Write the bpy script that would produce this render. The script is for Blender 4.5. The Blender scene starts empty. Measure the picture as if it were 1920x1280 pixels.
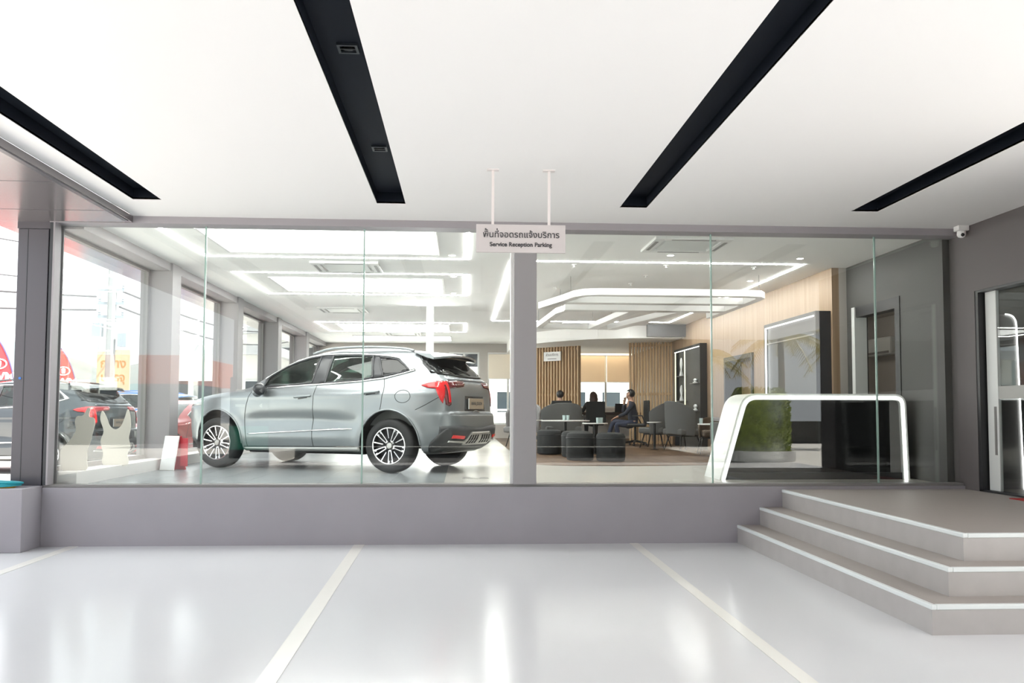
import bpy, bmesh, math, random
import numpy as np
from mathutils import Vector, Matrix, geometry
random.seed(11)
scene = bpy.context.scene
COL = scene.collection
PI = math.pi
# ---------------------------------------------------------------- camera
FPX, EYE = 1600.0, 1.38
yaw, pitch, roll = math.atan(92 / FPX), math.atan(85 / FPX), 0.003
fw = Vector((math.sin(yaw) * math.cos(pitch), math.cos(yaw) * math.cos(pitch), math.sin(pitch)))
rt = Vector((math.cos(yaw), -math.sin(yaw), 0))
up = rt.cross(fw)
rt, up = math.cos(roll) * rt + math.sin(roll) * up, -math.sin(roll) * rt + math.cos(roll) * up
cd = bpy.data.cameras.new('camera')
cam = bpy.data.objects.new('camera', cd)
COL.objects.link(cam)
cam.matrix_world = Matrix(((rt.x, up.x, -fw.x, 0), (rt.y, up.y, -fw.y, 0), (rt.z, up.z, -fw.z, EYE), (0, 0, 0, 1)))
cd.sensor_width = 36
cd.lens = FPX / 1920 * 36
cd.shift_y = 47 / 1920
cd.clip_end = 500
scene.camera = cam
# ---------------------------------------------------------------- light and exposure
vs = scene.view_settings
vs.view_transform = 'Standard'
vs.look = 'None'
vs.gamma = 1
vs.use_curve_mapping = False
vs.exposure = 0.86
w = bpy.data.worlds.new('sky')
scene.world = w
w.use_nodes = True
bg = w.node_tree.nodes['Background']
bg.inputs[0].default_value = (0.93, 0.965, 1.0, 1)
bg.inputs[1].default_value = 1.45
sd = bpy.data.lights.new('sun', 'SUN')
sd.energy = 13.0
sd.angle = 0.02
sd.color = (1.0, 0.95, 0.86)
sun = bpy.data.objects.new('sun', sd)
COL.objects.link(sun)
sun.rotation_euler = Vector((0.52, -0.22, 0.83)).to_track_quat('Z', 'Y').to_euler()
scene.cycles.max_bounces = 10
scene.cycles.diffuse_bounces = 5
scene.cycles.glossy_bounces = 5
scene.cycles.transparent_max_bounces = 24
scene.cycles.sample_clamp_indirect = 6
scene.cycles.caustics_reflective = False
scene.cycles.caustics_refractive = False

# ---------------------------------------------------------------- materials
M = {}
def mat(name, col, rough=0.5, metal=0.0, coat=0.0, emit=0.0, emit_col=None, bump=0.0, bscale=40.0, var=0.0, vscale=6.0, spec=0.5, stretch=None):
    m = bpy.data.materials.new(name)
    m.use_nodes = True
    nt = m.node_tree
    b = nt.nodes['Principled BSDF']
    b.inputs['Base Color'].default_value = (*col, 1)
    b.inputs['Roughness'].default_value = rough
    b.inputs['Metallic'].default_value = metal
    b.inputs['Coat Weight'].default_value = coat
    b.inputs['Coat Roughness'].default_value = 0.04
    b.inputs['Specular IOR Level'].default_value = spec
    if emit:
        b.inputs['Emission Color'].default_value = (*(emit_col or col), 1)
        b.inputs['Emission Strength'].default_value = emit
    if bump or var:
        tc = nt.nodes.new('ShaderNodeTexCoord')
        src = tc.outputs['Object']
        if stretch:
            mp = nt.nodes.new('ShaderNodeMapping')
            mp.inputs['Scale'].default_value = stretch
            nt.links.new(src, mp.inputs[0])
            src = mp.outputs[0]
    if var:
        n = nt.nodes.new('ShaderNodeTexNoise')
        n.inputs['Scale'].default_value = vscale
        n.inputs['Detail'].default_value = 4
        nt.links.new(src, n.inputs['Vector'])
        r = nt.nodes.new('ShaderNodeValToRGB')
        r.color_ramp.elements[0].position = 0.3
        r.color_ramp.elements[1].position = 0.7
        r.color_ramp.elements[0].color = (*[c * (1 - var) for c in col], 1)
        r.color_ramp.elements[1].color = (*[min(1, c * (1 + var)) for c in col], 1)
        nt.links.new(n.outputs['Fac'], r.inputs[0])
        nt.links.new(r.outputs[0], b.inputs['Base Color'])
    if bump:
        n2 = nt.nodes.new('ShaderNodeTexNoise')
        n2.inputs['Scale'].default_value = bscale
        n2.inputs['Detail'].default_value = 3
        nt.links.new(src, n2.inputs['Vector'])
        bp = nt.nodes.new('ShaderNodeBump')
        bp.inputs['Strength'].default_value = bump
        bp.inputs['Distance'].default_value = 0.01
        nt.links.new(n2.outputs['Fac'], bp.inputs['Height'])
        nt.links.new(bp.outputs[0], b.inputs['Normal'])
    M[name] = m
    return m

def glass(name, tint, ior=1.5, gloss=1.0, rough=0.0):
    m = bpy.data.materials.new(name)
    m.use_nodes = True
    nt = m.node_tree
    nt.nodes.clear()
    out = nt.nodes.new('ShaderNodeOutputMaterial')
    mix = nt.nodes.new('ShaderNodeMixShader')
    tr = nt.nodes.new('ShaderNodeBsdfTransparent')
    gl = nt.nodes.new('ShaderNodeBsdfGlossy')
    fr = nt.nodes.new('ShaderNodeFresnel')
    tr.inputs[0].default_value = (*tint, 1)
    gl.inputs['Color'].default_value = (gloss, gloss, gloss, 1)
    gl.inputs['Roughness'].default_value = rough
    geo = nt.nodes.new('ShaderNodeNewGeometry')
    mr = nt.nodes.new('ShaderNodeMapRange')          # the far face of a thin pane reflects like the near one
    mr.inputs['To Min'].default_value = ior
    mr.inputs['To Max'].default_value = 1 / ior
    nt.links.new(geo.outputs['Backfacing'], mr.inputs['Value'])
    nt.links.new(mr.outputs['Result'], fr.inputs[0])
    nt.links.new(fr.outputs[0], mix.inputs[0])
    nt.links.new(tr.outputs[0], mix.inputs[1])
    nt.links.new(gl.outputs[0], mix.inputs[2])
    nt.links.new(mix.outputs[0], out.inputs[0])
    M[name] = m
    return m

def tiles(name, col, gap, size, rough, coat=0.0, var=0.02):
    m = mat(name, col, rough, coat=coat)
    nt = m.node_tree
    b = nt.nodes['Principled BSDF']
    tc = nt.nodes.new('ShaderNodeTexCoord')
    br = nt.nodes.new('ShaderNodeTexBrick')
    br.offset = 0
    br.inputs['Scale'].default_value = 1
    br.inputs['Brick Width'].default_value = size[0]
    br.inputs['Row Height'].default_value = size[1]
    br.inputs['Mortar Size'].default_value = 0.002
    br.inputs['Color1'].default_value = (*col, 1)
    br.inputs['Color2'].default_value = (*[c * (1 - var) for c in col], 1)
    br.inputs['Mortar'].default_value = (*gap, 1)
    nt.links.new(tc.outputs['Object'], br.inputs['Vector'])
    nt.links.new(br.outputs['Color'], b.inputs['Base Color'])
    return m

def wood(name, c1, c2, scale=(18, 18, 0.7), rough=0.5):
    m = mat(name, c1, rough)
    nt = m.node_tree
    b = nt.nodes['Principled BSDF']
    tc = nt.nodes.new('ShaderNodeTexCoord')
    mp = nt.nodes.new('ShaderNodeMapping')
    mp.inputs['Scale'].default_value = scale
    n = nt.nodes.new('ShaderNodeTexNoise')
    n.inputs['Scale'].default_value = 1.0
    n.inputs['Detail'].default_value = 6
    r = nt.nodes.new('ShaderNodeValToRGB')
    r.color_ramp.elements[0].position = 0.35
    r.color_ramp.elements[1].position = 0.65
    r.color_ramp.elements[0].color = (*c1, 1)
    r.color_ramp.elements[1].color = (*c2, 1)
    nt.links.new(tc.outputs['Object'], mp.inputs[0])
    nt.links.new(mp.outputs[0], n.inputs['Vector'])
    nt.links.new(n.outputs['Fac'], r.inputs[0])
    nt.links.new(r.outputs[0], b.inputs['Base Color'])
    return m

mat('epoxy', (0.68, 0.69, 0.715), 0.17, bump=0.05, bscale=1.6, spec=0.16)
mat('line_paint', (0.84, 0.83, 0.79), 0.22)
mat('ceiling_white', (0.90, 0.89, 0.885), 0.8)
mat('ceiling_inner', (0.94, 0.935, 0.92), 0.8)
mat('recess_black', (0.010, 0.013, 0.020), 0.6, spec=0.12)
mat('grey_wall', (0.32, 0.305, 0.335), 0.6, var=0.03, vscale=2)
mat('trim_grey', (0.33, 0.31, 0.33), 0.5)
mat('pillar_grey', (0.30, 0.288, 0.297), 0.5)
mat('dark_wall', (0.11, 0.098, 0.098), 0.6)
mat('inner_dark_wall', (0.07, 0.069, 0.065), 0.6)
mat('clad', (0.080, 0.077, 0.090), 0.35, metal=0.2)
mat('clad_dark', (0.03, 0.035, 0.042), 0.35)
mat('soffit_metal', (0.30, 0.275, 0.28), 0.22, metal=0.75)
tiles('step_tile', (0.35, 0.315, 0.295), (0.3, 0.27, 0.25), (0.6, 0.6), 0.5)
mat('riser_tile', (0.42, 0.40, 0.39), 0.35, var=0.05, vscale=5)
mat('nosing', (0.72, 0.76, 0.76), 0.3)
tiles('show_tile', (0.50, 0.485, 0.45), (0.42, 0.41, 0.38), (0.8, 0.8), 0.25)
tiles('car_tile', (0.23, 0.25, 0.26), (0.2, 0.22, 0.225), (0.8, 0.8), 0.26)
mat('cove_warm', (1, 0.9, 0.75), 0.5, emit=1.6, emit_col=(1, 0.86, 0.68))
mat('curb_white', (0.62, 0.61, 0.60), 0.4)
wood('wood_floor', (0.085, 0.051, 0.029), (0.135, 0.086, 0.052), (6, 1.0, 1), 0.55)
M['wood_floor'].node_tree.nodes['Principled BSDF'].inputs['Specular IOR Level'].default_value = 0.1
wood('wood_wall', (0.27, 0.178, 0.105), (0.34, 0.237, 0.15), (22, 22, 0.5), 0.5)
wood('slat_wood', (0.42, 0.27, 0.14), (0.54, 0.37, 0.21), (20, 20, 0.8), 0.5)
mat('inner_wall', (0.50, 0.47, 0.44), 0.7)
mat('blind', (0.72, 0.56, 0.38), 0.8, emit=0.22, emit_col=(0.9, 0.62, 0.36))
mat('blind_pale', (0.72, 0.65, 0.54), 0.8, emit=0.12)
mat('frame_grey', (0.22, 0.213, 0.21), 0.4)
mat('frame_dark', (0.018, 0.018, 0.02), 0.4)
mat('frame_white', (0.72, 0.74, 0.73), 0.35)
mat('white', (0.80, 0.80, 0.79), 0.4)
mat('rod_white', (0.78, 0.73, 0.72), 0.4)
mat('sign_panel', (0.60, 0.56, 0.56), 0.5)
mat('ink', (0.05, 0.05, 0.055), 0.6)
mat('led', (1, 1, 0.98), 0.5, emit=34.0)
mat('dim_light', (1, 1, 0.98), 0.5, emit=0.5)
mat('added_dark_strip', (0.07, 0.07, 0.072), 0.85, var=0.1, vscale=2)
mat('counter_led', (1, 1, 0.98), 0.5, emit=2.6)
mat('led_warm', (1, 0.95, 0.75), 0.5, emit=0.75, emit_col=(1, 0.96, 0.60))
mat('panel_light', (1, 1, 1), 0.5, emit=3.2, emit_col=(1.0, 0.985, 0.95))
mat('down_light', (1, 0.95, 0.88), 0.5, emit=45.0, emit_col=(1, 0.9, 0.78))
mat('counter_white', (0.70, 0.72, 0.70), 0.3)
mat('gloss_black', (0.010, 0.011, 0.012), 0.08, spec=0.5)
mat('black', (0.018, 0.019, 0.021), 0.4)
mat('charcoal', (0.014, 0.016, 0.017), 0.8, bump=0.2, bscale=300)
mat('grey_fabric', (0.115, 0.118, 0.116), 0.9, bump=0.2, bscale=300)
mat('light_fabric', (0.21, 0.205, 0.205), 0.9, bump=0.2, bscale=300)
mat('brown_leather', (0.07, 0.045, 0.025), 0.5)
mat('metal_black', (0.02, 0.02, 0.02), 0.35, metal=0.5)
mat('chrome', (0.86, 0.86, 0.86), 0.12, metal=1.0)
mat('cup_glass', (0.45, 0.56, 0.56), 0.1)
mat('desk_wood', (0.06, 0.035, 0.022), 0.4)
mat('teal_hose', (0.02, 0.33, 0.40), 0.45)
mat('yellow_hose', (0.75, 0.42, 0.03), 0.45)
mat('blue_sticker', (0.03, 0.16, 0.55), 0.5)
mat('red_mat', (0.35, 0.012, 0.012), 0.9)
mat('standee_back', (0.66, 0.63, 0.56), 0.8)
mat('red_paint', (0.55, 0.03, 0.05), 0.4)
mat('banner_red', (0.80, 0.045, 0.055), 0.7)
mat('banner_edge', (0.06, 0.04, 0.12), 0.6)
mat('text_white', (0.85, 0.85, 0.85), 0.6)
mat('concrete', (0.20, 0.21, 0.22), 0.8, var=0.08, vscale=3)
mat('wire', (0.05, 0.05, 0.055), 0.6)
mat('insulator', (0.20, 0.24, 0.28), 0.4)
mat('hill_green', (0.085, 0.115, 0.12), 0.9, var=0.12, vscale=0.3)
mat('sign_cream', (0.40, 0.31, 0.20), 0.6)
mat('sign_brown', (0.30, 0.15, 0.04), 0.6)
mat('sign_green', (0.06, 0.42, 0.28), 0.6)
mat('building_white', (0.68, 0.67, 0.65), 0.7)
mat('building_orange', (0.66, 0.17, 0.07), 0.6)
mat('building_dark', (0.055, 0.052, 0.047), 0.6, var=0.2, vscale=1.0)
mat('roof_grey', (0.33, 0.34, 0.36), 0.6)
mat('window_dark', (0.03, 0.04, 0.05), 0.1)
mat('asphalt', (0.66, 0.645, 0.62), 0.85, var=0.06, vscale=0.6)
mat('leaf_green', (0.22, 0.27, 0.045), 0.6, var=0.5, vscale=5)
mat('leaf_yellow', (0.42, 0.34, 0.04), 0.5, var=0.4, vscale=1.5)
mat('palm_trunk', (0.20, 0.16, 0.12), 0.9, bump=0.5, bscale=20)
mat('planter', (0.62, 0.61, 0.60), 0.6)
mat('skin', (0.42, 0.24, 0.165), 0.55)
mat('hair_black', (0.012, 0.010, 0.010), 0.5)
mat('hair_brown', (0.05, 0.022, 0.015), 0.5)
mat('cloth_navy', (0.018, 0.021, 0.034), 0.85)
mat('cloth_black', (0.014, 0.014, 0.016), 0.85)
mat('cloth_olive', (0.10, 0.11, 0.09), 0.85)
mat('cloth_red', (0.30, 0.02, 0.02), 0.85)
mat('jeans', (0.035, 0.042, 0.075), 0.85)
# car materials
mat('paint_silver', (0.29, 0.312, 0.325), 0.36, metal=0.68, coat=0.35)
mat('paint_dark', (0.020, 0.026, 0.032), 0.25, metal=0.3, coat=1.0)
mat('paint_blue', (0.045, 0.14, 0.38), 0.3, metal=0.3, coat=1.0)
mat('paint_red', (0.50, 0.02, 0.03), 0.3, metal=0.2, coat=1.0)
mat('tyre', (0.022, 0.023, 0.024), 0.7)
mat('rim_face', (0.80, 0.80, 0.82), 0.2, metal=0.9)
mat('rim_dark', (0.022, 0.022, 0.026), 0.35, metal=0.4)
mat('well', (0.008, 0.008, 0.009), 0.8)
mat('pillar_black', (0.035, 0.037, 0.042), 0.25)
mat('cladding', (0.045, 0.047, 0.05), 0.5)
mat('tail_red', (0.55, 0.012, 0.015), 0.15, coat=0.6, emit=0.10, emit_col=(1, 0.03, 0.03))
mat('tail_dark', (0.13, 0.008, 0.012), 0.12, coat=1.0)
mat('plate_tan', (0.34, 0.265, 0.19), 0.5)
mat('silver_trim', (0.50, 0.50, 0.48), 0.3, metal=0.6)
mat('seat_cloth', (0.17, 0.18, 0.175), 0.8)
mat('seam', (0.03, 0.03, 0.03), 0.8)
mat('lamp_clear', (0.6, 0.62, 0.64), 0.08, coat=1.0)
glass('pane', (0.98, 0.995, 0.985))
glass('side_pane', (0.96, 0.98, 0.975), gloss=0.8)
glass('car_glass', (0.40, 0.48, 0.455), ior=1.6)
glass('car_glass_dark', (0.10, 0.11, 0.11), ior=1.6)
mat('pane_edge', (0.33, 0.47, 0.42), 0.15)
mat('frost_band', (0.42, 0.42, 0.40), 0.5)

# ---------------------------------------------------------------- mesh helpers
class MB:
    def __init__(s):
        s.v, s.f = [], []
    def add(s, v, f):
        o = len(s.v)
        s.v += [tuple(p) for p in v]
        s.f += [tuple(i + o for i in q) for q in f]
        return s
    def box(s, x0, x1, y0, y1, z0, z1, mtx=None):
        v = [Vector((x, y, z)) for z in (z0, z1) for y in (y0, y1) for x in (x0, x1)]
        if mtx is not None:
            v = [mtx @ p for p in v]
        return s.add(v, [(0, 2, 3, 1), (4, 5, 7, 6), (0, 1, 5, 4), (2, 6, 7, 3), (0, 4, 6, 2), (1, 3, 7, 5)])
    def tube(s, pts, r, n=8, closed=False, cap=True, ref=None):
        pts = [Vector(p) for p in pts]
        N = len(pts)
        rs = r if isinstance(r, (list, tuple)) else [r] * N
        t0 = None
        rings = []
        for i in range(N):
            a = pts[(i - 1) % N] if closed or i else pts[i]
            b = pts[(i + 1) % N] if closed or i < N - 1 else pts[i]
            t = (b - a).normalized()
            if t0 is None:
                q = ref or (Vector((0, 0, 1)) if abs(t.z) < 0.9 else Vector((1, 0, 0)))
                u = (q - t * q.dot(t)).normalized()
            else:
                u = (u - t * u.dot(t)).normalized()
            t0 = t
            w_ = t.cross(u)
            rings.append([pts[i] + (u * math.cos(2 * PI * k / n + PI / n) + w_ * math.sin(2 * PI * k / n + PI / n)) * rs[i] for k in range(n)])
        f = []
        for i in range(N if closed else N - 1):
            j = (i + 1) % N
            for k in range(n):
                f.append((i * n + k, i * n + (k + 1) % n, j * n + (k + 1) % n, j * n + k))
        if not closed and cap:
            f += [tuple(range(n - 1, -1, -1)), tuple((N - 1) * n + k for k in range(n))]
        return s.add([p for R_ in rings for p in R_], f)
    def lathe(s, prof, n=24, c=(0, 0, 0), mtx=None):
        v, f = [], []
        for r, z in prof:
            for k in range(n):
                a = 2 * PI * k / n
                p = Vector((r * math.cos(a), r * math.sin(a), z))
                v.append((mtx @ p if mtx is not None else p) + Vector(c))
        for i in range(len(prof) - 1):
            for k in range(n):
                f.append((i * n + k, i * n + (k + 1) % n, (i + 1) * n + (k + 1) % n, (i + 1) * n + k))
        f.append(tuple(range(n - 1, -1, -1)))
        f.append(tuple((len(prof) - 1) * n + k for k in range(n)))
        return s.add(v, f)
    def prism(s, poly, a, b, axis='y'):
        def P(p, h):
            return (p[0], h, p[1]) if axis == 'y' else ((h, p[0], p[1]) if axis == 'x' else (p[0], p[1], h))
        n = len(poly)
        v = [P(p, a) for p in poly] + [P(p, b) for p in poly]
        f = [tuple(range(n)), tuple(range(2 * n - 1, n - 1, -1))]
        f += [(i, i + n, (i + 1) % n + n, (i + 1) % n) for i in range(n)]
        return s.add(v, f)
    def ball(s, c, r, n=14, m=9, sc=(1, 1, 1), mtx=None):
        v, f = [], []
        for i in range(1, m):
            th = PI * i / m
            for k in range(n):
                a = 2 * PI * k / n
                p = Vector((r * sc[0] * math.sin(th) * math.cos(a), r * sc[1] * math.sin(th) * math.sin(a), r * sc[2] * math.cos(th)))
                v.append((mtx @ p if mtx is not None else p) + Vector(c))
        for e in (1, -1):
            p = Vector((0, 0, e * r * sc[2]))
            v.append((mtx @ p if mtx is not None else p) + Vector(c))
        for i in range(m - 2):
            for k in range(n):
                f.append((i * n + k, (i + 1) * n + k, (i + 1) * n + (k + 1) % n, i * n + (k + 1) % n))
        T_, B_ = (m - 1) * n, (m - 1) * n + 1
        for k in range(n):
            f.append((T_, k, (k + 1) % n))
            f.append((B_, (m - 2) * n + (k + 1) % n, (m - 2) * n + k))
        return s.add(v, f)
    def build(s, name, m, parent=None, smooth=False, bevel=0.0, sub=0, loc=None, seg=2):
        me = bpy.data.meshes.new(name)
        me.from_pydata(s.v, [], s.f)
        bm = bmesh.new()
        bm.from_mesh(me)
        bmesh.ops.recalc_face_normals(bm, faces=bm.faces)
        bm.to_mesh(me)
        bm.free()
        me.materials.append(M[m] if isinstance(m, str) else m)
        o = bpy.data.objects.new(name, me)
        COL.objects.link(o)
        if parent is not None:
            o.parent = parent
        if loc is not None:
            o.location = loc
        if smooth:
            for p in me.polygons:
                p.use_smooth = True
            if smooth == 'auto':
                me.set_sharp_from_angle(angle=0.7)
        if bevel:
            b = o.modifiers.new('bevel', 'BEVEL')
            b.width = bevel
            b.segments = seg
            b.limit_method = 'ANGLE'
        if sub:
            b = o.modifiers.new('sub', 'SUBSURF')
            b.levels = b.render_levels = sub
        return o

def box(x0, x1, y0, y1, z0, z1, name, m, parent=None, bevel=0.0):
    return MB().box(x0, x1, y0, y1, z0, z1).build(name, m, parent, bevel=bevel)

def tag(o, label, cat, group=None, kind=None):
    o['label'] = label
    o['category'] = cat
    if group:
        o['group'] = group
    if kind:
        o['kind'] = kind
    return o

def thing(name, label, cat, loc=(0, 0, 0), rz=0.0, group=None, kind=None):
    o = bpy.data.objects.new(name, None)
    COL.objects.link(o)
    o.empty_display_size = 0.1
    o.location = loc
    o.rotation_euler = (0, 0, rz)
    return tag(o, label, cat, group, kind)

def copy_tree(o, parent=None):
    c = o.copy()
    COL.objects.link(c)
    c.parent = parent
    for ch in list(o.children):
        copy_tree(ch, c)
    return c

def again(o, label, loc, rz=None, group=None):
    c = copy_tree(o)
    c.location = loc
    if rz is not None:
        c.rotation_euler = (0, 0, rz)
    c['label'] = label
    if group:
        c['group'] = group
    return c

def holed(mb, axis, a, b, u0, u1, v0, v1, holes):
    """a wall or slab between a and b along an axis, with rectangular openings (u0,u1,v0,v1)"""
    us = sorted({u0, u1, *[h[0] for h in holes], *[h[1] for h in holes]})
    vs_ = sorted({v0, v1, *[h[2] for h in holes], *[h[3] for h in holes]})
    us = [u for u in us if u0 <= u <= u1]
    vs_ = [v for v in vs_ if v0 <= v <= v1]
    for i in range(len(us) - 1):
        for j in range(len(vs_) - 1):
            cu, cv = (us[i] + us[i + 1]) / 2, (vs_[j] + vs_[j + 1]) / 2
            if any(h[0] < cu < h[1] and h[2] < cv < h[3] for h in holes):
                continue
            if axis == 'z':
                mb.box(us[i], us[i + 1], vs_[j], vs_[j + 1], a, b)
            elif axis == 'y':
                mb.box(us[i], us[i + 1], a, b, vs_[j], vs_[j + 1])
            else:
                mb.box(a, b, us[i], us[i + 1], vs_[j], vs_[j + 1])
    return mb

def text(s, size, m, name, parent, mtx, ext=0.002, bold=0.0, ax='CENTER', squeeze=1.0):
    c = bpy.data.curves.new(name, 'FONT')
    c.body = s
    c.size = size
    c.extrude = ext
    c.offset = bold
    c.align_x = ax
    t = bpy.data.objects.new(name, c)
    COL.objects.link(t)
    dg = bpy.context.evaluated_depsgraph_get()
    me = bpy.data.meshes.new_from_object(t.evaluated_get(dg))
    wd = t.evaluated_get(dg).dimensions.x if s else 0
    bpy.data.objects.remove(t)
    bpy.data.curves.remove(c)
    for v in me.vertices:
        v.co.x *= squeeze
        v.co = mtx @ v.co
    me.materials.clear()
    me.materials.append(M[m])
    o = bpy.data.objects.new(name, me)
    COL.objects.link(o)
    o.parent = parent
    return o, wd * squeeze

def face_cam(x, y, z):
    """local text plane: reads along +X, stands up along Z, faces -Y"""
    return Matrix.Translation((x, y, z)) @ Matrix.Rotation(PI / 2, 4, 'X')
# ================================================================ the covered parking bay
CEIL, FL, LAND, YF, XR = 3.40, 0.60, 0.56, 9.0, 5.44
fl = box(-4.95, 9.2, -5.1, YF + 0.2, -0.25, 0, 'floor', 'epoxy')
tag(fl, 'glossy light grey painted parking floor under the canopy', 'floor', kind='structure')
for (xa, ya), (xb, yb), wd in (((-3.945, 9.0), (-3.86, 4.0), .10), ((-1.062, 9.0), (-.985, 4.0), .108), ((1.81, 9.0), (1.778, 4.0), .09)):
    p = MB()
    p.add([(xa - wd / 2, ya, .001), (xa + wd / 2, ya, .001), (xb + wd / 2, yb, .001), (xb - wd / 2, yb, .001),
           (xa - wd / 2, ya, .003), (xa + wd / 2, ya, .003), (xb + wd / 2, yb, .003), (xb - wd / 2, yb, .003)],
          [(0, 1, 2, 3), (7, 6, 5, 4), (0, 1, 5, 4), (1, 2, 6, 5), (2, 3, 7, 6), (3, 0, 4, 7)])
    p.build('parking_line', 'line_paint', fl)
SLOTS = [(-3.165, -2.895), (-0.845, -0.568), (1.537, 1.806), (3.88, 4.155)]
SY = (1.0, 8.27)
ce = holed(MB(), 'z', CEIL, CEIL + 0.02, -3.43, XR + .1, -5.0, YF, [(a, b, SY[0], SY[1]) for a, b in SLOTS]).build('ceiling', 'ceiling_white')
tag(ce, 'white canopy ceiling with four long black recessed slots', 'ceiling', kind='structure')
MB().box(-3.5, 8.6, -5.0, YF, CEIL + .14, CEIL + .30).build('roof_slab', 'ceiling_white', ce)
box(XR + .1, 8.6, -5.0, 5.4, CEIL, CEIL + .14, 'eave_panel', 'ceiling_white', ce)
for a, b in SLOTS:
    q = MB()
    q.box(a - .01, b + .01, SY[0] - .01, SY[1] + .01, CEIL + .115, CEIL + .135)
    q.box(a - .012, a, SY[0] - .01, SY[1] + .01, CEIL + .004, CEIL + .115)
    q.box(b, b + .012, SY[0] - .01, SY[1] + .01, CEIL + .004, CEIL + .115)
    q.box(a, b, SY[1], SY[1] + .012, CEIL + .004, CEIL + .115)
    q.build('recess_channel', 'recess_black', ce)
for i, y in enumerate((4.95, 6.86)):
    t = thing('recessed_spotlight', ('nearer to the camera, larger square black downlight in the second ceiling slot', 'square black downlight in the second ceiling slot, nearer the glass front')[i], 'ceiling light', (-0.685, y, CEIL + .115), group='unlit spotlights in the black slot')
    f = MB()
    for a in ((-.06, -.045, -.06, .06), (.045, .06, -.06, .06), (-.045, .045, -.06, -.045), (-.045, .045, .045, .06)):
        f.box(*a, -.016, 0)
    f.build('frame', 'clad_dark', t)
    MB().lathe([(.036, -.004), (.034, -.012), (.02, -.003)], 20).build('lens', 'gloss_black', t, smooth='auto')
    MB().box(-.045, .045, -.006, .006, -.014, -.006).build('yoke', 'metal_black', t)
# soffit panel on the open side, running past the showroom too
so = MB().box(-4.91, -3.43, -5.0, 8.985, 3.33, 3.40).box(-4.91, -4.262, 8.985, 9.32, 3.33, 3.40).box(-4.91, -4.42, 9.32, 26, 3.33, 3.40).build('trim_1', 'soffit_metal', bevel=.004)
tag(so, 'brushed grey metal soffit panel along the open side of the canopy', 'soffit', kind='structure')
for y in (2.0, 4.2, 6.4, 7.4, 8.45):
    box(-4.905, -3.436, y, y + .006, 3.3285, 3.3305, 'joint', 'clad', so)
box(-3.475, -3.43, -5.0, 8.86, 3.318, 3.33, 'edge_strip', 'clad', so)
# facade: plinth, pillar, beam
pw = box(-4.27, 3.5, YF, YF + .22, 0, .595, 'wall_front', 'grey_wall')
tag(pw, 'low grey painted plinth wall under the showroom glass', 'wall', kind='structure')
box(-4.27, XR, YF + .02, YF + .2, .595, .622, 'sill', 'frame_grey', pw, .004)
box(3.5, XR, YF, YF + .22, 0, .595, 'plinth_end', 'grey_wall', pw)
bk = box(-5.9, -4.275, 8.62, 9.5, 0, .615, 'trim_2', 'grey_wall', bevel=.006)
tag(bk, 'grey painted block at the foot of the dark column', 'plinth', kind='structure')
bm_ = box(-4.27, XR, YF - .02, YF + .2, 3.325, 3.42, 'trim_3', 'trim_grey')
tag(bm_, 'thin grey beam over the showroom glass', 'beam', kind='structure')
pl = box(.535, .775, YF - .03, YF + .22, .622, 3.325, 'pillar', 'pillar_grey', bevel=.004)
tag(pl, 'pale grey pillar between the two halves of the glass front', 'pillar', kind='structure')
box(.505, .535, YF + .06, YF + .16, .622, 3.325, 'glazing_bead', 'white', pl)
co = MB().box(-4.60, -4.29, 9.02, 9.18, .615, 3.26).build('column', 'clad', bevel=.006)
tag(co, 'dark grey clad column at the corner of the showroom', 'column', kind='structure')
MB().box(-4.29, -4.268, 9.04, 9.175, .616, 3.26).build('side_panel', 'clad_dark', co)
MB().box(-4.605, -4.27, 9.012, 9.185, 3.26, 3.33).build('capital', 'clad', co)
MB().box(-4.503, -4.497, 9.017, 9.021, .62, 3.26).build('seam', 'clad_dark', co)
MB().box(-4.266, -4.232, 8.99, 9.17, .622, 3.325).build('dark_jamb', 'clad_dark', co)
MB().box(-4.232, -4.215, 8.985, 9.12, .622, 3.325).build('jamb', 'trim_grey', co)
# facade glazing, each pane its own window
PXS = [(-4.215, -2.722), (-2.714, -1.062), (-1.054, .505), (.775, 2.69), (2.698, 4.525), (4.533, XR)]
PL = ['first glass pane from the dark column, in front of the pale cutouts', 'glass pane in front of the bonnet and doors of the silver car', 'glass pane in front of the tail of the silver car',
      'wide glass pane beside the pillar, in front of the lounge', 'glass pane in front of most of the lit white counter', 'narrow glass pane next to the dark wall with the door']
for i, (a, b) in enumerate(PXS):
    p = box(a, b, YF + .10, YF + .112, .622, 3.33, 'window_%d' % (i + 1), 'pane')
    tag(p, PL[i], 'window', kind='structure')
    if i not in (2, 5):
        box(b - .004, b + .012, YF + .096, YF + .116, .622, 3.33, 'pane_joint', 'pane_edge', p)
# dark wall with the sliding door
dw = holed(MB(), 'x', XR, XR + .12, 5.5, YF + .2, 0, 3.4, [(6.0, 8.75, LAND, 2.68)]).build('wall_right', 'dark_wall')
tag(dw, 'dark grey wall with the glass sliding door beside the steps', 'wall', kind='structure')
dr = thing('door_1', 'glass sliding door with a pale upright frame above the landing', 'door', (XR + .05, 0, 0), kind='structure')
box(.02, .055, 8.50, 8.68, LAND + .02, 2.66, 'stile', 'frame_white', dr, .004)
box(-.045, .07, 8.70, 8.75, LAND, 2.655, 'door_frame', 'frame_dark', dr)
box(-.045, .07, 6.0, 8.75, 2.655, 2.68, 'door_head', 'frame_dark', dr)
box(-.045, .07, 6.0, 8.75, LAND, LAND + .02, 'door_track', 'frame_dark', dr)
box(.03, .042, 6.0, 8.50, LAND + .02, 2.655, 'pane', 'side_pane', dr)
bd = box(.026, .029, 6.0, 8.56, 1.53, 1.66, 'frosted_band', 'frost_band', dr)
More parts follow.
